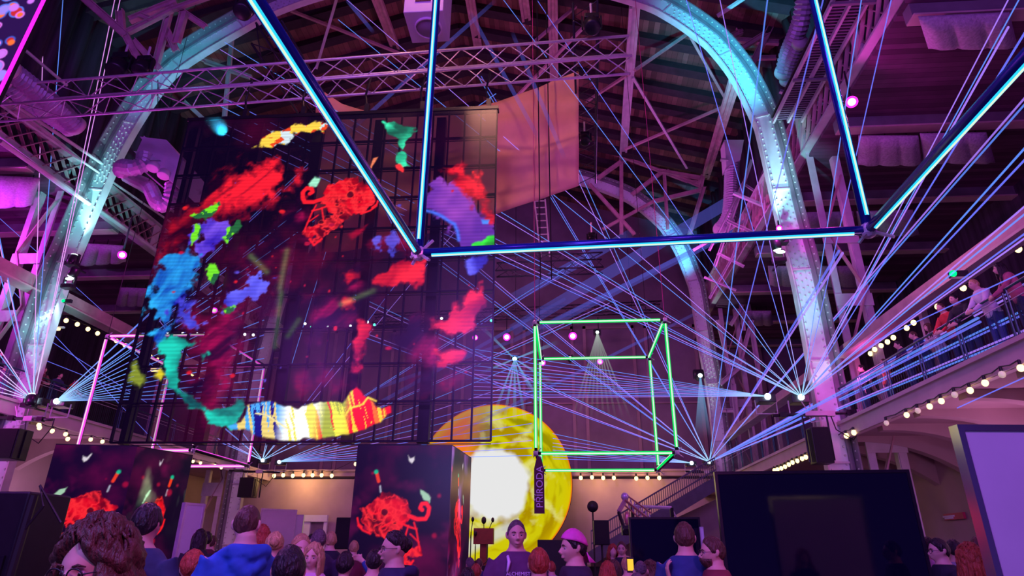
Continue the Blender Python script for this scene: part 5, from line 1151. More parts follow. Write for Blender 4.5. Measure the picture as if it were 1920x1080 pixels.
# ------------------------------------------------------------------ ceiling fan box, heating unit, ducts
fb = thing('heater_box', 'pale ceiling fan box with a round outlet hanging over the truss', 'fan box', tuple(at(800, 40, Y=14.2))); hb = mat('fanbox_paint', (0.80, 0.66, 0.84), .5, 0, .05, 2)
bz = at(790, 80, Y=13.6).z; L_, R__ = at(768, 80, Y=13.4).x, at(837, 76, Y=13.4).x; near = at(748, 26, Z=bz).y
w = 1.12; cx = (at(748, 25, Z=bz).x + at(822, 20, Z=bz).x) / 2; y0_ = at(785, 22, Z=bz).y; y1_ = at(800, 80, Z=bz).y
MB().box((cx + .12, (y0_ + y1_) / 2, bz + 1.1), (at(822, 20, Z=bz).x - at(748, 25, Z=bz).x, y1_ - y0_, 2.2)).build('casing', hb, fb, bevel=.02)
cc = Vector((cx + .16, (y0_ + y1_) / 2, bz)); rr_ = (y1_ - y0_) * .30
mb = MB(); mb.lathe(cc, [(rr_ * 1.12, -.0), (rr_ * 1.12, .06), (rr_, .07), (rr_, .01)], (0, 0, -1), 28); mb.build('outlet_ring', hb, fb, True); mb = MB(); mb.lathe(cc, [(rr_, .02), (rr_ * .9, .05), (.02, .09)], (0, 0, -1), 28); mb.build('outlet_dish', mat('dish_grey', (0.33, 0.25, 0.38), .5, 0, .1, 3), fb, True)
MB().box((cx + .1, y0_ - .02, bz + .42), (.42, .03, .13)).build('name_plate', mat('plate_red', (0.16, 0.02, 0.05), .5, 0, 0), fb)
text('Hoval', (cx + .06, y0_ - .045, bz + .42), .13, lil2, fb)
for dx in (-.4, .5): MB().tube([(cx + dx, (y0_ + y1_) / 2, bz + 2.2), (cx + dx, (y0_ + y1_) / 2, roof_z(cx) - .3)], .03, 6).build('hanger', cable_m, fb)
# corrugated flexible duct
duct_m = mat('duct_foil', (0.55, 0.46, 0.62), .4, .3, .1, 6)
def duct(pts, r, m=duct_m, rib=.09):
    P = smooth_path3([Vector(p) for p in pts]); rs = []; Q = []; acc = 0
    for i in range(len(P)): rs.append(r * (1 + .11 * (1 if i % 2 else -1)))
    return MB().tube(P, rs, 12)
def smooth_path3(P, step=.07):
    out = []
    for i in range(len(P) - 1):
        p0, p1, p2, p3 = P[max(i - 1, 0)], P[i], P[i + 1], P[min(i + 2, len(P) - 1)]; n = max(2, int((p2 - p1).length / step))
        for j in range(n):
            t = j / n; out.append(0.5 * (2 * p1 + (p2 - p0) * t + (2 * p0 - 5 * p1 + 4 * p2 - p3) * t * t + (3 * p1 - p0 - 3 * p2 + p3) * t ** 3))
    out.append(P[-1]); return out
hv = thing('ventilation_unit', 'white ventilation unit with flexible ducts beside the near left arch', 'ventilation unit', tuple(at(290, 310, Y=20))); y = 19.6
def quadbox(mb, px, y, d):
    P = [at(a, b, Y=y) for a, b in px]; mb.add([tuple(p) for p in P] + [(p.x, p.y + d, p.z) for p in P], [(3, 2, 1, 0), (4, 5, 6, 7), (0, 1, 5, 4), (1, 2, 6, 5), (2, 3, 7, 6), (3, 0, 4, 7)]); return mb
quadbox(MB(), ((262, 256), (312, 262), (343, 300), (332, 348)), y, 1.6).build('casing', hb, hv); quadbox(MB(), ((256, 284), (270, 254), (335, 318), (330, 348)), y - .4, .6).build('front_casing', hb, hv)
quadbox(MB(), ((250, 283), (268, 285), (300, 300), (278, 300)), y - .5, .2).build('bracket_plate', steel_cool, hv)
duct([at(272, 292, Y=y - .4), at(268, 308, Y=y - .5), at(250, 315, Y=y - .6), at(232, 313, Y=y - .4), at(228, 320, Y=y)], .28).build('flexible_duct', duct_m, hv)
duct([at(324, 345, Y=y + .2), at(322, 365, Y=y + .2), at(312, 384, Y=y + .3), at(295, 380, Y=y + .4), at(280, 352, Y=y + .6), at(258, 340, Y=y + .8), at(240, 330, Y=y + 1)], .26).build('flexible_duct', duct_m, hv)
for a, b in (((288, 312), (286, 316)), ((308, 326), (306, 331))): MB().lathe(at(a[0], a[1], Y=y - .5), [(.2, -.1), (.22, .12), (.2, .14)], (0, -.3, -1)).build('spigot', hb, hv, True)
MB().tube([at(264, 315, Y=y + .3), at(313, 358, Y=y + .3)], .03, 6).build('tie_bar', alu, hv); MB().tube([at(300, 255, Y=y + .8), at(296, 200, Y=y + 1), at(296, 150, Y=y + 1)], .02, 6).build('hanger', cable_m, hv)
def ducts(label, P, r, nm='duct'):
    root = thing('air_duct', label, 'duct', tuple(P[0]), 'flexible air ducts along the girders'); duct(P, r).build('corrugated_tube', duct_m, root)
    for t in (0, -1): q = P[t]; MB().lathe(q, [(r * 1.15, -.1), (r * 1.15, .1)], (0, 1, 0)).build('end_collar', steel, root, True)
    return root
ducts('corrugated duct along the upper right girder beside the blue tube', [at(1512, -20, X=8.9), at(1500, 45, X=8.9), at(1478, 100, X=8.9), at(1470, 135, X=8.9)], .30)
ducts('second corrugated duct joining lower on the right girder', [at(1500, 80, X=9.0), at(1485, 115, X=9.0), at(1476, 150, X=9.1)], .24)
ducts('thick corrugated duct under the left end of the lighting truss', [at(15, 130, X=-17.6), at(70, 172, X=-17.6), at(110, 205, X=-17.6), at(140, 235, X=-17.6)], .33)
ducts('lower corrugated duct at the left beside the lattice girder', [at(5, 150, X=-18.0), at(60, 195, X=-18.0), at(130, 240, X=-18.0)], .28)
ducts('vertical corrugated duct beyond the right girder', [at(1375, 285, Y=30), at(1372, 330, Y=30), at(1368, 400, Y=30), at(1352, 430, Y=30)], .36)
quad = thing('ventilation_unit', 'pale ventilation hood at the top of the vertical duct at right', 'ventilation unit', tuple(at(1378, 270, Y=30))); quadbox(MB(), ((1358, 262), (1395, 262), (1388, 300), (1362, 312)), 29.6, .9).build('casing', hb, quad); quadbox(MB(), ((1352, 296), (1366, 297), (1366, 300), (1352, 299)), 29.5, .2).build('handle', alu, quad)
# ribbed service deck along the right girder
deck = thing('service_deck', 'ribbed service walkway running along beside the upper right girder', 'walkway', (9.0, 15, 16.9)); dk = mat('deck_ribs', (0.20, 0.13, 0.24), .6, 0, .2, 4)
mb = MB(); y = 10.0
while y < 20.6: mb.box((9.0, y, 17.0), (1.1, .05, .05)); y += .13
mb.build('ribs', dk, deck)['kind'] = 'stuff'; MB().box((9.0, 15.3, 17.12), (1.2, 10.6, .04)).build('plate', darkwood, deck)
for x in (8.45, 9.0, 9.5): MB().box((x, 15.3, 16.9), (.08, 10.6, .14)).build('stringer', steel, deck)
for i in range(3): MB().box((9.0, 11.5 + i * 3.3, 16.75), (1.3, .09, .09)).build('cross_bar', steel_edge, deck)
for k, (a, b) in enumerate((((1540, 28), (1612, 52)), ((1462, 171), (1542, 197)), ((1375, 362), (1430, 385)))):
    p, q = at(a[0], a[1], Y=17.5 + 4 * k), at(b[0], b[1], Y=17.5 + 4 * k); o = MB().bar(p, q, .14, .12).build('outrigger_bar', steel_cool, off=p); tag(o, ['upper', 'middle', 'lower'][k] + ' pale bar reaching across the right service walkway', 'bar', 'bars across the service walkway')
# pipes along the left girder
for k, (a, b, r) in enumerate((((0, 178), (330, 400), .07), ((0, 196), (325, 420), .05), ((40, 88), (125, 160), .06), ((30, 120), (75, 160), .06), ((0, 265), (300, 475), .09))):
    p, q = at(a[0], a[1], X=-18.7), at(b[0], b[1], X=-18.7); o = MB().tube([p, q], r, 8).build('service_pipe', steel, off=p); tag(o, ['topmost', 'second', 'short upper', 'short lower', 'thick lowest'][k] + ' service pipe along the left lattice girder', 'pipe', 'service pipes along the left girder')
# dark stage lamps hanging from the black trusses and the left end of the silver truss
for (px, py, z, sz, l) in ((1110, 48, 17.0, .42, 'dark stage lamp under the top end of the black tower truss'), (1097, 262, 17.0, .34, 'dark stage lamp at the right edge of the salmon banner'), (458, 18, 17.0, .45, 'dark stage lamp at the crown side of the near arch, upper left'),
                           (222, 128, 17.2, .55, 'dark bulky stage lamp behind the left part of the silver truss'), (266, 128, 17.2, .45, 'second dark stage lamp next to the near left arch shoulder'), (1110, 448, 15.0, .30, 'small red-lit stage lamp above the blue tube, right of the ladder')):
    p = at(px, py, Z=z); r = thing('stage_lamp', l, 'stage light', tuple(p), 'dark stage lamps on the trusses')
    MB().lathe(p, [(sz * .45, -sz * .6), (sz * .62, -sz * .4), (sz * .62, sz * .45), (sz * .5, sz * .55)], (0, -.5, -1), 16).build('head', blackm, r, True); MB().box(p + Vector((0, .1, sz * .95)), (sz * 1.1, sz * .8, sz * .45)).build('base', blackm, r, bevel=.03)
    for dx in (-1, 1): MB().box(p + Vector((dx * sz * .7, .05, sz * .4)), (.06, sz * .3, sz * 1.1)).build('yoke_arm', blackm, r)
    MB().tube([p + Vector((0, .1, sz)), p + Vector((0, .1, sz + .6))], .04, 6).build('clamp', alu, r)
# small exit-green lamps and brackets
for (px, py, y, l) in ((119, 564, 20, 'small green lamp on the left gallery beam'), (1787, 513, 11, 'small green lamp on the right gallery beam')):
    p = at(px, py, Y=y); r = thing('exit_lamp', l, 'lamp', tuple(p), 'small green lamps on the gallery beams'); MB().box(p + Vector((.12, .05, 0)), (.3, .1, .12)).build('case', blackm, r); MB().sphere(p, .06, 8, 6).build('bulb', glow('green_led', (0.0, 1.0, 0.15), 2.5), r, True)
for (px, py, y, l) in ((104, 617, 22, 'orange-white strip lamp beside the near left arch leg'), (291, 694, 23, 'orange-white strip lamp seen through the lower left of the LED wall')):
    p = at(px, py, Y=y); r = thing('strip_lamp', l, 'lamp', tuple(p), 'warm strip lamps in the left gallery'); MB().box(p, (.36, .12, .12)).build('tube', glow('warm_strip', (1.0, 0.62, 0.25), 3), r, bevel=.04); MB().box(p + Vector((0, .1, .1)), (.5, .1, .06)).build('holder', steel, r)
    MB().tube([p + Vector((0, .1, .1)), p + Vector((0, .1, 3.3))], .02, 6).build('hanger', cable_m, r)

# ------------------------------------------------------------------ strings of bulbs
bulb = glow('warm_bulb', (1.0, 0.72, 0.30), 3.0); bulbw = mat('white_bulb', (0.85, 0.75, 0.65), .3, 0, 0, emit=0.35, ecol=(1, .8, .55))
def string(label, pts, size, plane, cat='string lights', lit=None, drop=.16):
    """pts: pixels of the bulbs"""
    P = [at(a, b, **plane) for a, b in pts]; root = thing('string_lights', label, cat, tuple(P[0]), 'strings of light bulbs')
    cab = []
    for i, p in enumerate(P):
        cab.append(p + Vector((0, 0, drop)))
        if i + 1 < len(P): cab.append((p + P[i + 1]) / 2 + Vector((0, 0, drop - .04)))
    MB().tube(cab, .014, 5).build('cable', cable_m, root)
    for i, p in enumerate(P):
        b = MB().sphere(p, size, 10, 8, (1, 1, 1.15)).build('bulb', bulb if (lit is None or i in lit) else bulbw, root, True); MB().lathe(p, [(size * .5, size * .9), (size * .5, drop)], (0, 0, 1), 8).build('socket', black, root)
    return root
string('string of round bulbs hanging along the edge of the right gallery', [(1914, 690), (1879, 702), (1847, 718), (1819, 732), (1790, 740), (1765, 752), (1743, 762), (1721, 770), (1700, 778), (1662, 793)], .065, dict(X=XR - .12), lit=(0, 2, 3, 5, 6, 8))
string('string of bulbs continuing behind the near right column to the far right gallery', [(1601, 811), (1587, 817), (1523, 851), (1511, 857), (1504, 860), (1495, 864), (1486, 867), (1479, 871), (1472, 875), (1465, 878), (1458, 880), (1452, 882)], .075, dict(X=XR - .12))
string('string of bulbs high under the ceiling of the right gallery', [(1909, 467), (1806, 540), (1758, 575), (1733, 593), (1713, 605), (1700, 615), (1675, 633), (1664, 641), (1652, 648), (1640, 655), (1632, 663), (1579, 704)], .075, dict(X=10.6))
string('string of warm bulbs along the back gallery, left of the centre pillar', [(490, 891), (514, 892), (531, 891), (549, 892), (569, 891), (586, 891), (603, 891), (622, 892), (667, 870)], .12, dict(Y=41.9), drop=.3)
string('string of warm bulbs along the back gallery, right of the sun disc', [(1089, 896), (1110, 895), (1131, 896), (1151, 896), (1193, 897), (1214, 896), (1236, 896)], .12, dict(Y=41.9), drop=.3)
string('string of bulbs under the ceiling of the left gallery', [(124, 601), (145, 608), (165, 617), (183, 625), (218, 639), (234, 647), (267, 661), (282, 668), (296, 674), (361, 702), (373, 706), (407, 722), (417, 726)], .09, dict(X=-20.9))
string('string of bulbs along the edge of the left gallery', [(45, 797), (73, 797), (74, 802), (98, 808), (123, 814), (127, 823), (170, 824), (192, 828), (362, 865), (376, 868), (403, 873), (415, 877)], .075, dict(X=XL + .15))
for x, y, z, pw in ((at(560, 900, Y=41).x, 41, at(560, 900, Y=41).z, 170), (at(1120, 900, Y=41).x, 41, at(1120, 900, Y=41).z, 100), (at(1215, 900, Y=41).x, 41, at(1215, 900, Y=41).z, 100)): lamp('POINT', (x, y, z), (1, 0.55, 0.2), pw, .3, name='bulb_light')
# ------------------------------------------------------------------ people
def ring_loft(bm, P, R, n=12, side=(1, 0, 0)):
    """closed elliptic tube: P points, R (across, front-back) radii"""
    P = [Vector(p) for p in P]; side = Vector(side); rings = []
    for i, p in enumerate(P):
        d = (P[min(i + 1, len(P) - 1)] - P[max(i - 1, 0)]).normalized(); a = (side - d * side.dot(d))
        if a.length < .05: a = d.orthogonal()
        a.normalize(); b = d.cross(a); rx, ry = R[i] if isinstance(R[i], tuple) else (R[i], R[i])
        rings.append([bm.verts.new(p + a * math.cos(2 * PI * j / n) * rx + b * math.sin(2 * PI * j / n) * ry) for j in range(n)])
    for u, v in zip(rings, rings[1:]):
        for j in range(n): bm.faces.new((u[j], u[(j + 1) % n], v[(j + 1) % n], v[j]))
    bm.faces.new(rings[0][::-1]); bm.faces.new(rings[-1])
def finish(bm, name, m, voxel, parent, smooth_it=4, disp=None):
    bmesh.ops.recalc_face_normals(bm, faces=bm.faces); me = bpy.data.meshes.new(name); bm.to_mesh(me); bm.free()
    o = bpy.data.objects.new(name, me); COL.objects.link(o)
    r = o.modifiers.new('r', 'REMESH'); r.mode = 'VOXEL'; r.voxel_size = voxel
    s = o.modifiers.new('s', 'SMOOTH'); s.iterations = smooth_it; s.factor = .5
    bpy.context.view_layer.update(); me2 = bpy.data.meshes.new_from_object(o.evaluated_get(bpy.context.evaluated_depsgraph_get())); o.modifiers.clear(); o.data = me2; bpy.data.meshes.remove(me)
    me2.name = name; me2.materials.clear(); me2.materials.append(m); me2.polygons.foreach_set('use_smooth', [True] * len(me2.polygons)); o.parent = parent
    if disp is not None:
        co = np.zeros(len(me2.vertices) * 3); me2.vertices.foreach_get('co', co); co = co.reshape(-1, 3); me2.vertices.foreach_set('co', disp(co).reshape(-1)); me2.update()
    return o
ARMS = {  # shoulder offset is fixed; elbow, wrist, hand direction, for the person's right (-x) and left (+x) hands, person faces -y
    'down': (((-.25, .01, 1.12), (-.27, -.06, .88), (0, -.1, -1)), ((.25, .01, 1.12), (.27, -.06, .88), (0, -.1, -1))),
    'front': (((-.25, -.03, 1.12), (-.10, -.26, 1.08), (.6, -.5, .1)), ((.25, -.03, 1.12), (.12, -.28, 1.05), (-.6, -.5, .1))),
    'phone': (((-.24, -.12, 1.18), (-.13, -.34, 1.40), (.1, -.2, 1)), ((.25, .01, 1.12), (.24, -.12, .90), (0, -.3, -1))),
    'lean': (((-.22, -.20, 1.20), (-.10, -.42, 1.13), (.8, -.3, 0)), ((.22, -.20, 1.20), (.12, -.43, 1.12), (-.8, -.3, 0))),
    'pocket': (((-.30, .04, 1.14), (-.20, -.06, .96), (.2, -.1, -1)), ((.30, .04, 1.14), (.20, -.06, .96), (-.2, -.1, -1))),
    'head': (((-.36, -.06, 1.46), (-.20, -.06, 1.66), (.6, .1, .3)), ((.25, .01, 1.12), (.27, -.06, .88), (0, -.1, -1))),
}
def hand(bm, w, d, s, det=True):
    """palm and five curled fingers; s: +1 left hand, -1 right hand"""
    w = Vector(w); d = Vector(d).normalized(); sd = d.cross(Vector((0, 1, 0)));
    if sd.length < .1: sd = Vector((1, 0, 0))
    sd.normalize(); nrm = sd.cross(d); p1 = w + d * .085
    ring_loft(bm, [w - d * .02, w + d * .03, p1], [(.026, .020), (.036, .016), (.040, .014)], 10, sd)
    for k, (o, L) in enumerate(((-.029, .060), (-.010, .072), (.009, .068), (.027, .054))):
        b = p1 + sd * o - d * .012; m1 = b + d * L * .5 + nrm * .008; m2 = m1 + d * L * .32 + nrm * .02; m3 = m2 + d * L * .12 + nrm * .02
        ring_loft(bm, [b, m1, m2, m3], [.0095, .009, .008, .006], 7, sd)
    t = w + d * .03 - sd * .030 * s; ring_loft(bm, [t, t + d * .03 - sd * .028 * s + nrm * .008, t + d * .062 - sd * .030 * s + nrm * .014], [.012, .010, .007], 7, sd)
def head_point(th, ph, kind='skin'):
    """surface of the head in direction (azimuth th, 0 = left ear (+x), -90 deg = face; polar ph from the crown)"""
    x = math.sin(ph) * math.cos(th); y = math.sin(ph) * math.sin(th); z = math.cos(ph)
    jaw = max(0, -z); fx = 1 - .30 * jaw ** 1.3; back = max(0, y)
    X = .076 * x * fx; Y = .096 * y * (1 + .04 * back) * (1 - .22 * jaw * back * 2) - .012 * jaw * max(0, -y) * 2; Z = .118 * z
    Z = Z * (1 - .12 * max(0, y) * jaw)
    return Vector((X, Y, Z))
def make_head(bm, c, M, fine):
    """skull with brow, eye sockets, nose, lips, chin and ears; M turns it"""
    n, m_ = (36, 26) if fine else (20, 14); rows = []
    T = lambda v: c + M @ Vector(v)
    def face(p):
        x, y, z = p
        if y < 0:
            for s in (-1, 1): p.y += .013 * math.exp(-((x - s * .031) ** 2 / .00022 + (z + .004) ** 2 / .00012))
            p.y -= .006 * math.exp(-(z - .020) ** 2 / .00008) * math.exp(-x * x / .0016)
            p.y -= .009 * math.exp(-((z + .095) ** 2 / .0003 + x * x / .0005)); p.y += .004 * math.exp(-((z + .080) ** 2 / .00006 + x * x / .0006))
            for s in (-1, 1): p.y -= .005 * math.exp(-((x - s * .042) ** 2 / .0004 + (z + .032) ** 2 / .0003))
        return p
    top = bm.verts.new(T(head_point(0, 0)))
    for i in range(1, m_):
        rows.append([bm.verts.new(T(face(head_point(2 * PI * j / n, PI * i / m_)))) for j in range(n)])
    bot = bm.verts.new(T(head_point(0, PI)))
    for j in range(n): bm.faces.new((top, rows[0][j], rows[0][(j + 1) % n])); bm.faces.new((bot, rows[-1][(j + 1) % n], rows[-1][j]))
    for u, v in zip(rows, rows[1:]):
        for j in range(n): bm.faces.new((u[j], v[j], v[(j + 1) % n], u[(j + 1) % n]))
    sx = M @ Vector((1, 0, 0))
    ring_loft(bm, [T((0, -.088, .010)), T((0, -.101, -.012)), T((0, -.116, -.032)), T((0, -.104, -.042)), T((0, -.088, -.044))], [(.008, .008), (.009, .010), (.014, .011), (.017, .008), (.010, .006)], 10, sx)
    for z, w in ((-.062, .006), (-.071, .0065)): ring_loft(bm, [T((-.024, -.084, z)), T((-.010, -.094, z + .001)), T((0, -.096, z)), T((.010, -.094, z + .001)), T((.024, -.084, z))], [.002, w * .8, w, w * .8, .002], 8, M @ Vector((0, 0, 1)))
    for s in (-1, 1): ring_loft(bm, [T((s * .073, .012, .022)), T((s * .084, .016, .016)), T((s * .086, .018, -.004)), T((s * .080, .012, -.026)), T((s * .072, .006, -.032))], [(.006, .008), (.006, .016), (.006, .015), (.006, .010), (.004, .005)], 8, sx)
def hair_shell(style, c, M, m, parent, seed=0, dark_len=0.0):
    r = random.Random(seed); T = lambda v: c + M @ Vector(v); N = NF; n, m_ = 48, 26; vs = []; keep = []
    thick = {'short': .010, 'buzz': .0035, 'bun': .016, 'long': .022, 'bob': .024, 'messy': .036, 'bald': .003, 'curly': .032}[style]
    mb = MB(); P = {}
    for j in range(n):
        th = 2 * PI * j / n; fr = -math.sin(th); side = abs(math.cos(th))
        lim = .80 + 1.05 * (1 - (fr + 1) / 2) ** .75
        if style in ('short', 'buzz'): lim = .86 + 1.42 * (1 - (fr + 1) / 2) ** .85; lim += .16 * math.exp(-((fr - .28) / .16) ** 2)
        if style in ('long', 'bob', 'messy', 'curly'): lim = .80 + 1.5 * (1 - (fr + 1) / 2) ** .5
        if style == 'bald': lim = .30 + 1.5 * (1 - (fr + 1) / 2) if fr < .3 else .02
        lim += .05 * (float(N.fbm(np.array(j * 1.7 + seed), np.array(.5), 2)) - .5)
        for i in range(m_ + 1):
            t = i / m_; ph = .005 + lim * t; p = head_point(th, ph); s_ = p.normalized()
            k = thick * (1 + (.6 if style in ('messy', 'curly') else .5) * (float(N.fbm(np.array(j * .55 + seed), np.array(i * .35), 3)) - .5) * 2.4)
            edge = max(0.0, min(1.0, (1 - t) * lim / .22)); 
            if style == 'bald': k = .004 * (ph > .9)
            q = p + s_ * (k * (edge ** .6) + .0008); P[i, j] = (q, p - s_ * .012, True)
    idx = {}
    def vid(i, j, o):
        key = (i, j % n, o)
        if key not in idx: idx[key] = len(mb.v); mb.v.append(tuple(T(P[i, j % n][0 if o else 1]))); mb.a.append(1.0)
        return idx[key]
    cells = {(i, j) for i in range(m_) for j in range(n) if all(P[a, b % n][2] for a, b in ((i, j), (i + 1, j), (i + 1, j + 1), (i, j + 1)))}
    for (i, j) in cells:
        a, b, c2, d = (i, j), (i + 1, j), (i + 1, j + 1), (i, j + 1)
        mb.f.append(tuple(vid(*q, 1) for q in (a, b, c2, d))); mb.f.append(tuple(vid(*q, 0) for q in (d, c2, b, a)))
        for (p_, q_, nb) in ((a, b, (i, (j - 1) % n)), (b, c2, (i + 1, j)), (c2, d, (i, (j + 1) % n)), (d, a, (i - 1, j))):
            if nb not in cells and not (nb[0] < 0): mb.f.append((vid(*q_, 1), vid(*p_, 1), vid(*p_, 0), vid(*q_, 0)))
    if style in ('long', 'bob', 'messy', 'curly'):
        L = {'long': .30, 'bob': .15, 'messy': .16, 'curly': .20}[style]
        for k in range(64):
            th = math.radians(-32 + 244 * k / 63); fr = -math.sin(th); q0 = head_point(th, 1.15); q1 = head_point(th, 1.6); out = Vector((math.cos(th), math.sin(th), 0)); l = L * (.85 + .3 * r.random()); w = .009 + .005 * r.random(); j1 = (r.random() - .3) * (.09 if style in ('messy', 'curly') else .03)
            pts = [q0 + out * .012, q1 + out * .018, Vector((q1.x, q1.y, q1.z - l * .4)) + out * (.016 + (.02 if style != 'long' else .0) + (.02 if style == 'messy' else 0)), Vector((q1.x * .98, q1.y, q1.z - l * .75)) + out * (.010 + j1), Vector((q1.x * .9, q1.y, q1.z - l)) + out * (j1 * 1.6)]
            mb.tube([T(p) for p in pts], [w, w * 1.2, w * 1.1, w * .9, w * .25], 6)
    if style == 'messy' or style == 'curly':
        for k in range(150):
            th = r.random() * 2 * PI; ph = .2 + r.random() * 1.2
            if -math.sin(th) > .4 and ph > .8: continue
            q = head_point(th, ph); d = q.normalized(); tn = Vector((r.random() - .5, r.random() - .5, r.random() - .5)).cross(d).normalized()
            mb.tube([T(q + d * .012 - tn * .03), T(q + d * .034), T(q + d * .026 + tn * .035), T(q + d * .012 + tn * .05)], [.003, .005, .004, .001], 5)
    if style == 'bun': mb.sphere(T((0, .100, .035)), .042, 14, 10, (1, .9, 1)); mb.lathe(T((0, .075, .03)), [(.03, 0), (.028, .02)], M @ Vector((0, 1, .1)), 12)
    o = mb.build('hair', m, None, True); o.parent = parent
    return o
SKIN = mat('skin', (0.70, 0.42, 0.34), .55, 0, .06, 12); 
HAIRM = {'brown': mat('hair_brown', (0.10, 0.045, 0.03), .5, 0, .35, 38, .7, stretch=(1, 1, .35)), 'black': mat('hair_black', (0.015, 0.01, 0.014), .45, 0, .3, 38, .7, stretch=(1, 1, .35)), 'grey': mat('hair_grey', (0.14, 0.10, 0.12), .7, 0, .4, 45, .7), 'blond': mat('hair_blond', (0.55, 0.34, 0.16), .5, 0, .3, 38, .7, stretch=(1, 1, .35)), 'red': mat('hair_red', (0.40, 0.06, 0.03), .5, 0, .35, 38, .7, stretch=(1, 1, .35))}
EYEW = mat('eye_white', (.42, .36, .38), .2, 0, 0); EYED = mat('eye_dark', (.02, .012, .01), .15, 0, 0)
def cloth_m(name, col, rough=.8): return mat('cloth_' + name, col, rough, 0, .18, 9, .15)
def person(loc, face, label, height=1.75, arms='down', hair=('short', 'brown'), top=('navy', (0.02, 0.03, 0.14)), legs=('jeans', (0.03, 0.04, 0.10)), female=False, fine=0, head_yaw=0, head_pitch=0, torso=0.0, sleeves='long', hood=False, extra=None, group=None, loose=1.0, no_legs=False, child=False, rough=.8):
    root = thing('person', label, 'person', tuple(loc), group); root.rotation_euler = (0, 0, face)
    s = height / 1.725; root.scale = (s, s, s); vox = (.016, .010, .006)[fine]; hs = 1.2 if child else .94
    lean = Matrix.Rotation(torso, 3, 'X'); piv = Vector((0, 0, .95)); B = lambda v: piv + lean @ (Vector(v) - piv)
    sh = .175 if not female else .155; A = ARMS[arms]
    Mh = Matrix.Rotation(head_yaw, 3, 'Z') @ Matrix.Rotation(head_pitch, 3, 'X'); hc = B((0, -.012, 1.597)) + Vector((0, -.02, 0)) * (head_pitch > .1)
    def torso_l(bm, g=0.0, z0=.86, ztop=1.56):
        prof = [(.86, .12, .10), (.93, .165, .118), (1.02, .155, .11), (1.10, .140 if female else .150, .102), (1.24, .158, .115), (1.34, sh, .112), (1.41, sh * .92, .095), (1.445, sh * .72, .085), (1.475, sh * .48, .074), (1.50, .062, .064), (1.54, .054, .060)]
        prof = [p for p in prof if z0 <= p[0] <= ztop]; ring_loft(bm, [B((0, 0, z)) for z, _, _ in prof], [(a + g, b + g) for _, a, b in prof], 20)
        if female and g >= 0:
            for q in (-1, 1): ring_loft(bm, [B((q * .075, -.06, 1.27)), B((q * .075, -.115 - g, 1.26))], [.055 + g, .035], 10)
    def arm_l(bm, g=0.0, upto=2):
        for q, (el, wr, hd) in zip((-1, 1), A):
            S0 = B((q * (sh - .005), 0, 1.395)); el2 = B(el); wr2 = B(wr)
            P = [B((q * .10, 0, 1.39)), S0, S0.lerp(el2, .5), el2]; R = [(.055 + g, .055 + g), (.054 + g, .052 + g), .044 + g, .037 + g]
            if upto == 1: P = P[:3] + [S0.lerp(el2, .8)]; R = R[:3] + [.048 + g]
            if upto == 2: P += [el2.lerp(wr2, .45), wr2]; R += [.036 + g, .027 + g * .8]
            ring_loft(bm, P, R, 12)
    def leg_l(bm, g=0.0, foot=True):
        for q in (-1, 1):
            ring_loft(bm, [(q * .075, 0, .98), (q * .088, 0, .84), (q * .095, -.012, .66), (q * .10, -.02, .50), (q * .102, -.002, .36), (q * .104, .012, .09), (q * .104, .014, .05)], [(.085 + g, .10 + g), (.085 + g, .092 + g), (.066 + g, .07 + g), (.052 + g, .056 + g), (.052 + g, .056 + g), (.036 + g, .038 + g), (.038 + g, .045 + g)], 14)
            if foot: ring_loft(bm, [(q * .104, .07, .045), (q * .105, .0, .055), (q * .11, -.10, .042), (q * .112, -.185, .026)], [(.030, .036), (.040, .045), (.046, .034), (.030, .020)], 10, (1, 0, 0))
    bm = bmesh.new(); torso_l(bm); arm_l(bm); leg_l(bm)
    for q, (el, wr, hd) in zip((-1, 1), A): hand(bm, B(wr), lean @ Vector(hd), q)
    ring_loft(bm, [B((0, .005, 1.46)), B((0, 0, 1.52)), hc + Vector((0, .015, -.05))], [(.062, .066), (.056, .060), (.054, .060)], 14)
    if child: hc = hc + Vector((0, 0, .02))
    Mh = Mh * hs
    make_head(bm, hc, Mh, fine > 0); finish(bm, 'body', SKIN, max(vox, .009) if fine < 2 else .0055, root, 2)
    tm = cloth_m(top[0], top[1], rough); lmn = cloth_m(legs[0], legs[1])
    def wrinkle(co):
        amp = .006 * loose; k = (NF.fbm(co[:, 0] * 9 + co[:, 2] * 5, co[:, 2] * 16 + co[:, 1] * 7, 3) - .5) * 2 * amp; k2 = (NG.fbm(co[:, 0] * 14 + 3, co[:, 2] * 3, 3) - .5) * 2 * amp
        c0 = np.array((0, 0, 0)); d = co.copy(); d[:, 2] = 0; L = np.linalg.norm(d, axis=1)[:, None] + 1e-6; return co + d / L * (k + k2)[:, None]
    bm = bmesh.new(); g = .014 * loose; prof_z0 = .86
    torso_l(bm, g, .86, 1.48); arm_l(bm, g * .8, 2 if sleeves == 'long' else 1)
    if hood:
        ring_loft(bm, [B((-.12, .02, 1.44)), B((-.09, .10, 1.45)), B((0, .13, 1.44)), B((.09, .10, 1.45)), B((.12, .02, 1.44))], [(.03, .04), (.045, .05), (.05, .06), (.045, .05), (.03, .04)], 12, (0, 0, 1)); ring_loft(bm, [B((-.09, .12, 1.40)), B((0, .145, 1.33)), B((.09, .12, 1.40))], [.035, .055, .035], 12, (0, 0, 1))
        ring_loft(bm, [B((-.10, -.06, 1.43)), B((0, -.085, 1.40)), B((.10, -.06, 1.43))], [.022, .024, .022], 10, (0, 0, 1))
    finish(bm, 'top', tm, max(vox, .012), root, 3, wrinkle)
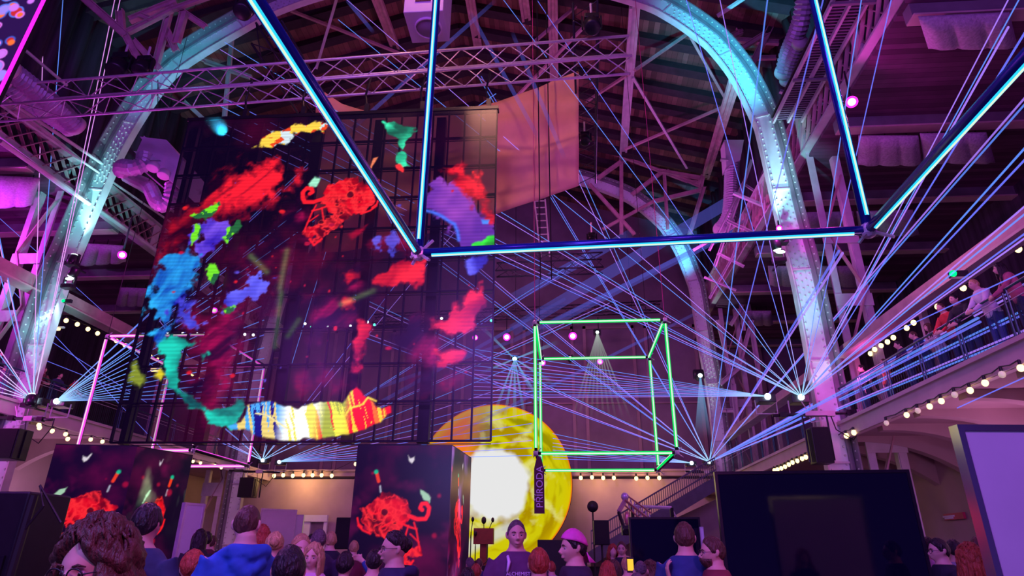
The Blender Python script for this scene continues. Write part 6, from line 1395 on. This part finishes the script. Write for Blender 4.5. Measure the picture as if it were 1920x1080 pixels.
    bm = bmesh.new(); ring_loft(bm, [(0, 0, .84), (0, 0, .92), (0, 0, 1.0)], [(.12, .10), (.172, .122), (.158, .112)], 16); leg_l(bm, .010, False); finish(bm, 'trousers', lmn, max(vox, .013), root, 2)
    for q in (-1, 1):
        bm = bmesh.new(); ring_loft(bm, [(q * .104, .085, .05), (q * .105, .02, .062), (q * .108, -.06, .052), (q * .112, -.15, .036), (q * .112, -.205, .026)], [(.036, .042), (.047, .055), (.052, .048), (.050, .034), (.030, .02)], 12); finish(bm, 'shoe', black, .014, root, 2)
    if hair: hair_shell(hair[0], hc, Mh, HAIRM[hair[1]], root, hash(label) % 50 if False else len(label))
    T = lambda v: hc + Mh @ Vector(v)
    if fine > 0:
        for q in (-1, 1):
            e = MB(); e.sphere(T((q * .031, -.0745, -.004)), .0115, 14, 10); eo = e.build('eye', EYEW, None, True); eo.parent = root
            e = MB(); e.sphere(T((q * .031, -.0835, -.005)), .0062, 10, 8, (1, .6, 1)); o2 = e.build('iris', EYED, None, True); o2.parent = eo
            e = MB(); e.tube([T((q * .016, -.0975, .017)), T((q * .032, -.0965, .022)), T((q * .050, -.085, .016))], [.003, .004, .002], 6); o2 = e.build('eyebrow', HAIRM[hair[1]] if hair else HAIRM['brown'], None, True); o2.parent = root
    if extra: extra(root, T, B, Mh)
    return root
def glasses(root, T, B, M):
    mb = MB()
    for q in (-1, 1):
        c = (q * .034, -.108, -.006); mb.tube([T((c[0] + .027 * math.cos(t * PI / 8), c[1] + .004 * abs(math.cos(t * PI / 8)), c[2] + .020 * math.sin(t * PI / 8))) for t in range(17)], .0022, 6)
        mb.tube([T((q * .060, -.104, .0)), T((q * .080, -.07, .002)), T((q * .084, .01, .006))], .002, 6)
    mb.tube([T((-.008, -.110, -.002)), T((.008, -.110, -.002))], .002, 6); o = mb.build('glasses', black, None, True); o.parent = root
def beard(root, T, B, M):
    mb = MB(); n = 10
    P = [[head_point(math.radians(-165 + 150 * i / n), 1.95 + .95 * j / 5) for i in range(n + 1)] for j in range(6)]
    vs = [T(p + p.normalized() * .010 + Vector((0, -.006, 0))) for r in P for p in r]; mb.add(vs, [(j * (n + 1) + i, j * (n + 1) + i + 1, (j + 1) * (n + 1) + i + 1, (j + 1) * (n + 1) + i) for j in range(5) for i in range(n)]); o = mb.build('beard', HAIRM['brown'], None, True); o.parent = root; q = o.modifiers.new('s', 'SOLIDIFY'); q.thickness = .008
def cap_back(root, T, B, M):
    pk = mat('pink_cap', (0.85, 0.10, 0.55), .6, 0, .3, 9, .3); mb = MB(); n, m_ = 28, 10; vs = []
    for i in range(m_ + 1):
        for j in range(n): th, ph = 2 * PI * j / n, .01 + 1.28 * i / m_; p = head_point(th, ph + (.22 * math.sin(th) * i / m_)); vs.append(T(p + p.normalized() * (.020 + .006 * math.cos(3 * th)) + Vector((0, .004, .004))))
    mb.add(vs, [(i * n + j, (i + 1) * n + j, (i + 1) * n + (j + 1) % n, i * n + (j + 1) % n) for i in range(m_) for j in range(n)]); o = mb.build('cap', pk, None, True); o.parent = root; q = o.modifiers.new('s', 'SOLIDIFY'); q.thickness = .006
    mb = MB(); vs = [T((.06 * math.sin(a), .085 + .085 * math.cos(a) * b + .01, -.03 - .075 * b)) for b in (0, .5, 1) for a in np.linspace(-1.4, 1.4, 9)]; mb.add(vs, [(i * 9 + j, i * 9 + j + 1, (i + 1) * 9 + j + 1, (i + 1) * 9 + j) for i in range(2) for j in range(8)]); o2 = mb.build('brim', pk, None, True); o2.parent = o; q = o2.modifiers.new('s', 'SOLIDIFY'); q.thickness = .006
def shirt_print(root, T, B, M):
    ink = lil2
    for s, z, sz in (('ALCHEMIST', 1.315, .036),):
        o = text(s, (0, 0, 0), sz, ink, None, (PI / 2, 0, 0), .001); o.parent = root; o.location = (0.0, -.142 if z > 1.3 else -.143, z)
    o = MB().box((0, -.143, 1.290), (.22, .004, .003)).build('print_line', ink); o.parent = root
    for i, (x, z, c) in enumerate(((-.09, 1.225, 'r'), (-.05, 1.225, 'l'), (-.09, 1.165, 'l'), (-.05, 1.165, 'l'), (.02, 1.15, 'r'), (.09, 1.16, 'p'), (.05, 1.13, 'p'))):
        mb = MB(); mb.lathe((x, -.136, z), [(.015, 0), (.015, .006)], (0, -1, 0), 10); o = mb.build('printed_icon', {'r': mat('ink_red', (.8, .08, .08), .6, 0, 0), 'l': ink, 'p': mat('ink_pink', (.9, .1, .7), .6, 0, 0)}[c]); o.parent = root
    mb = MB(); mb.tube([(-.075, -.085, 1.44), (-.07, -.13, 1.40), (-.085, -.145, 1.33)], [.012, .014, .008], 6); o = mb.build('lapel_ribbon', lil2, None, True); o.parent = root
def phone_in_hand(root, T, B, M): pass
def backpack(root, T, B, M):
    bm = bmesh.new(); ring_loft(bm, [B((0, .17, .98)), B((0, .19, 1.1)), B((0, .19, 1.28)), B((0, .16, 1.40))], [(.13, .07), (.15, .09), (.15, .085), (.11, .05)], 16); o = finish(bm, 'backpack', cloth_m('dark_red', (.10, .015, .04)), .014, root, 2)
def face_cam(p, turn=0.0):
    """rotation that turns a person at p to look at the camera (person faces -y), plus a turn to their left"""
    return math.atan2(p.x - EYE.x, -(p.y - EYE.y)) * 1.0 + turn if False else math.atan2(-(p.x), (p.y)) * -1.0 * -1.0 + turn
def put(px, py, D, h):
    """ground point so that the crown (height h) stands at that pixel, about D metres away"""
    p = at(px, py, Y=D); return Vector((p.x, D, 0)), p.z
def P_(px, py, D, label, turn=0.0, hgt=None, **kw):
    g, z = put(px, py, D, 0); h = hgt or z; child = kw.get('child', False)
    if hgt is None: h = z
    return person(g, math.atan2(-g.x, g.y) * 1.0 + turn, label, height=h, **kw)
BACK = PI
# foreground
P_(216, 976, 1.85, 'woman with glasses and tousled brown hair passing close in the lower left corner', turn=-.75, fine=2, female=True, hair=('messy', 'brown'), top=('plum', (.10, .03, .10)), extra=glasses, head_pitch=.12)
P_(281, 940, 4.1, 'man with short dark hair in a dark backpack jacket before the left LED pillar', turn=BACK - .5, fine=1, hair=('short', 'black'), top=('slate', (.03, .05, .12)), extra=backpack)
P_(472, 941, 4.3, 'man with shaved head in a bright blue hoodie, back turned', turn=BACK + .25, fine=2, hair=('buzz', 'brown'), top=('blue_hoodie', (.02, .12, .55)), hood=True, loose=1.9, head_yaw=-.5, head_pitch=.25, arms='front')
P_(518, 996, 6.2, 'person with a light topknot in a shiny black jacket beside the blue hoodie', turn=BACK, hair=('bun', 'blond'), top=('shiny_black', (.01, .01, .02)), rough=.15, female=True)
P_(545, 1036, 3.9, 'child with dark hair seen from behind at the bottom, left of centre', turn=BACK, hair=('short', 'black'), top=('indigo', (.05, .02, .15)), child=True, fine=1)
P_(565, 1009, 7.0, 'fair-haired child facing the camera in pink light', turn=.25, hair=('short', 'blond'), top=('red_top', (.5, .04, .08)), child=True, fine=1, legs=('dark', (.02, .02, .03)))
P_(592, 1017, 6.0, 'woman with long blond hair in a pale top looking left', turn=-.35, hair=('long', 'blond'), top=('pale_pink', (.75, .45, .65)), female=True, fine=1, arms='front')
P_(600, 990, 7.6, 'man with short grey hair in a dark quilted jacket from behind', turn=BACK, hair=('short', 'grey'), top=('quilt', (.03, .015, .06)), fine=1, loose=1.6)
P_(622, 995, 10.0, 'person in a black T-shirt with raised arm left of the centre LED pillar', turn=BACK, hair=('short', 'blond'), top=('black_tee', (.01, .01, .03)), sleeves='short', fine=1)
P_(648, 1041, 7.2, 'dark-haired child with a hand on the head beside the centre LED pillar', turn=BACK - .3, hair=('short', 'black'), top=('blue_tee', (.02, .06, .25)), child=True, arms='head')
P_(703, 1028, 6.4, 'person in a dark blue patterned jacket standing against the centre LED pillar', turn=BACK, hair=('short', 'black'), top=('blue_pattern', (.02, .05, .35)))
P_(745, 994, 5.0, 'woman with glasses and dark tied-up hair in profile before the centre LED pillar', turn=-1.35, fine=2, hair=('bun', 'black'), female=True, top=('navy_jacket', (.02, .02, .08)), extra=glasses, hood=True, loose=1.3)
P_(968, 971, 6.0, 'smiling man with grey cropped hair in a printed T-shirt facing the camera', turn=.12, fine=2, hair=('buzz', 'grey'), top=('plum_tee', (.12, .04, .14)), sleeves='short', extra=shirt_print, loose=1.25)
P_(1010, 1024, 4.9, 'woman with dark red hair tied back seen from behind below the sun disc', turn=BACK, hair=('short', 'red'), female=True, top=('wine', (.16, .02, .05)), hood=True, fine=1, loose=1.5)
P_(1077, 993, 5.3, 'man in a pink backward cap and black jacket looking left', turn=-1.25, fine=2, hair=('short', 'black'), top=('black_jacket', (.03, .015, .05)), extra=cap_back, loose=1.5)
P_(1281, 976, 5.8, 'man with short brown hair in a blue jacket seen from behind before the television', turn=BACK, fine=2, hair=('short', 'brown'), top=('denim_blue', (.02, .05, .20)), loose=1.4)
P_(1336, 1003, 5.6, 'bearded man with glasses looking left beside the large black screen', turn=-1.3, fine=2, hair=('short', 'brown'), top=('wine_shirt', (.22, .03, .05)), extra=lambda *a: (glasses(*a), beard(*a)), arms='phone')
ph = P_(1200, 1048, 6.8, 'balding man raising a phone at the lower right of centre', turn=BACK, fine=1, hair=('bald', 'grey'), top=('black_shirt', (.02, .02, .03)), arms='front')
pp = at(1182, 1059, Y=7.3); pt_ = thing('phone', 'phone held up with a bright yellow picture on its screen', 'phone', tuple(pp)); MB().box(pp, (.075, .009, .15)).build('case', black, pt_, bevel=.004); MB().box(pp - Vector((0, .0055, 0)), (.062, .002, .11)).build('display', glow('phone_picture', (1.0, .55, .05), 1.2), pt_)
# stage side and middle distance
P_(1148, 1020, 12.6, 'woman with reddish hair in a long red dress left of the television', turn=.2, hair=('bob', 'red'), female=True, top=('red_dress', (.45, .03, .05)), legs=('red_dress', (.45, .03, .05)), arms='front')
P_(1165, 1014, 12.2, 'man in a black suit holding white papers left of the television', turn=-.1, hair=('short', 'brown'), top=('black_suit', (.015, .015, .03)), arms='front', fine=1)
for px, py, D, l, kw in (
    (1138, 1052, 7.6, 'reddish-haired woman from behind, lower right of the sun disc', dict(hair=('bob', 'red'), top=('lilac', (.5, .35, .65)), female=True)),
    (1150, 1049, 8.9, 'brown-haired woman behind the reddish-haired one', dict(hair=('long', 'brown'), top=('black_top', (.02, .02, .03)), female=True)),
    (1176, 1041, 8.4, 'man in a light blue top left of the raised phone', dict(hair=('short', 'blond'), top=('light_blue', (.2, .45, .75)))),
    (1219, 1052, 7.3, 'dark-haired person right of the balding phone holder', dict(hair=('curly', 'brown'), top=('navy2', (.03, .03, .12)))),
    (1194, 1070, 4.9, 'person with cropped grey hair low below the raised phone', dict(hair=('buzz', 'grey'), top=('black_shirt', (.02, .02, .03)))),
    (1034, 1051, 11.1, 'small distant person in a pale blue top under the pink cap', dict(hair=('short', 'red'), top=('pale_blue', (.2, .35, .8)))),
    (882, 1044, 11.1, 'grey-haired onlooker at the foot of the centre LED pillar', dict(hair=('short', 'grey'), top=('black_shirt', (.02, .02, .03)))),
    (893, 1055, 8.9, 'red-haired onlooker with tied hair near the centre LED pillar', dict(hair=('short', 'red'), top=('pale_pink', (.75, .45, .65)))),
    (898, 1046, 12.8, 'dark-haired onlooker farther back before the stage', dict(hair=('short', 'brown'), top=('navy2', (.03, .03, .12)))),
    (925, 1053, 6.8, 'brown-haired onlooker just left of the printed T-shirt', dict(hair=('short', 'brown'), top=('wine', (.16, .02, .05)))),
    (878, 1062, 6.5, 'green-jacketed onlooker cut by the bottom edge by the centre pillar', dict(hair=('short', 'black'), top=('moss', (.06, .10, .05)))),
    (365, 1040, 5.3, 'fair child by the elbow of the blue hoodie', dict(hair=('short', 'red'), top=('red_top', (.5, .04, .08)), child=True)),
    (377, 992, 10.0, 'dark silhouette of a woman behind the leaning white board', dict(hair=('long', 'black'), top=('black_top', (.02, .02, .03)), female=True)),
    (390, 995, 10.8, 'dark silhouette of a man between the white board and the hoodie', dict(hair=('short', 'black'), top=('dark_red', (.10, .015, .04)))),
    (399, 1003, 12.4, 'dark figure in the crowd close to the left of the hoodie', dict(hair=('short', 'brown'), top=('black_shirt', (.02, .02, .03)))),
    (493, 983, 7.6, 'person with dark red hair hidden behind the shaved head', dict(hair=('long', 'red'), top=('black_top', (.02, .02, .03)), female=True)),
    (562, 1005, 12.2, 'dark-haired head in front of the back doorway, left one', dict(hair=('short', 'black'), top=('black_shirt', (.02, .02, .03)))),
    (585, 1000, 12.7, 'dark-haired head in front of the back doorway, right one', dict(hair=('short', 'black'), top=('navy2', (.03, .03, .12)))),
    (533, 1037, 7.8, 'pale-haired head just left of the dark-haired child', dict(hair=('short', 'grey'), top=('lilac', (.5, .35, .65)))),
    (665, 1012, 11.6, 'person with fair hair beside the left edge of the centre LED pillar', dict(hair=('short', 'blond'), top=('wine', (.16, .02, .05)))),
    (1736, 1005, 8.9, 'black-haired person at the edge of the large black screen', dict(hair=('short', 'black'), top=('pale_pink', (.75, .45, .65)))),
    (1785, 1009, 8.6, 'black-haired person seen from behind, left of the red curly hair', dict(hair=('short', 'black'), top=('grey_top', (.3, .28, .35)))),
    (1829, 1004, 9.2, 'person raising an arm beside the tall white board', dict(hair=('short', 'brown'), top=('black_shirt', (.02, .02, .03)), arms='head'))):
    P_(px, py, D, l, turn=BACK + random.Random(px).uniform(-.5, .5), **kw)
P_(1757, 1007, 7.4, 'man with glasses in a black T-shirt looking left, right of the large black screen', turn=-1.1, fine=1, hair=('short', 'black'), top=('black_tee', (.01, .01, .03)), sleeves='short', extra=glasses)
P_(1815, 1020, 5.6, 'woman with curly red hair seen from behind at the lower right', turn=BACK + .3, fine=1, hair=('curly', 'red'), top=('navy_jacket', (.02, .02, .08)), female=True)
# on the right gallery, leaning on the railing (facing the nave, -x)
for y, h, l, kw in ((12.75, 1.92, 'dark-haired woman in a patterned blouse leaning on the right gallery railing, nearest the edge', dict(arms='lean', hair=('long', 'black'), top=('blouse', (.45, .12, .2)), female=True, torso=.28, fine=1)),
    (12.0, 1.9, 'man in blue jeans at the right edge of the right gallery', dict(arms='lean', hair=('short', 'brown'), top=('black_shirt', (.02, .02, .03)), legs=('jeans_blue', (.05, .09, .25)), torso=.2)),
    (13.65, 1.92, 'fair-haired man in a white shirt and dark vest bending over the right gallery railing', dict(arms='lean', hair=('short', 'blond'), top=('white_shirt', (.7, .7, .8)), legs=('jeans_blue', (.05, .09, .25)), torso=.34, fine=1)),
    (14.5, 1.88, 'man in a black shirt hunched over the right gallery railing beside the white shirt', dict(arms='lean', hair=('short', 'black'), top=('black_shirt', (.02, .02, .03)), torso=.36, fine=1)),
    (15.05, 1.88, 'person in a red top looking down over the right gallery railing', dict(arms='lean', hair=('short', 'brown'), top=('red_shirt', (.6, .04, .05)), torso=.34, fine=1)),
    (15.75, 1.62, 'child-sized girl in a white top reaching over the right gallery railing', dict(arms='lean', hair=('long', 'brown'), top=('white_top', (.65, .6, .7)), female=True, torso=.35, fine=1)),
    (16.4, 1.66, 'person in dark blue leaning on the right gallery railing left of the girl in white', dict(arms='lean', hair=('short', 'brown'), top=('dark_blue', (.02, .05, .2)), torso=.35)),
    (17.3, 1.66, 'person in a dark cap further along the right gallery railing', dict(arms='lean', hair=('short', 'black'), top=('navy2', (.03, .03, .12)), torso=.3)),
    (18.6, 1.5, 'child in a red and orange top behind the right gallery railing', dict(arms='down', hair=('short', 'brown'), top=('orange_red', (.7, .15, .05)))),
    (20.0, 1.72, 'figure in a dark coat near the column on the right gallery', dict(arms='down', hair=('short', 'black'), top=('black_shirt', (.02, .02, .03))))):
    off = .50 if y > 12.3 else .85
    person((XR + off, y, ZR - .10), -PI / 2 + random.Random(int(y * 10)).uniform(-.35, .35), l, height=h, **kw)
# on the left gallery, dark onlookers
for y, l, t_, hr in ((19.4, 'dark onlooker on the left gallery behind the near left projector', 'navy2', 'short'), (20.2, 'second dark onlooker on the left gallery, beside the first', 'black_shirt', 'short'), (22.4, 'onlooker with long hair on the left gallery above the left LED pillar', 'wine', 'long'), (24.0, 'onlooker in rosy light on the left gallery at the corner of the LED wall', 'orange_red', 'short'), (23.2, 'dark onlooker between two others on the left gallery', 'slate', 'short')):
    person((XL - .6, y, ZL - .10), PI / 2 + random.Random(int(y * 10)).uniform(-.4, .4), l, height=1.74, arms='lean', hair=(hr, 'black'), top=(t_, (.03, .03, .06)), torso=.2)
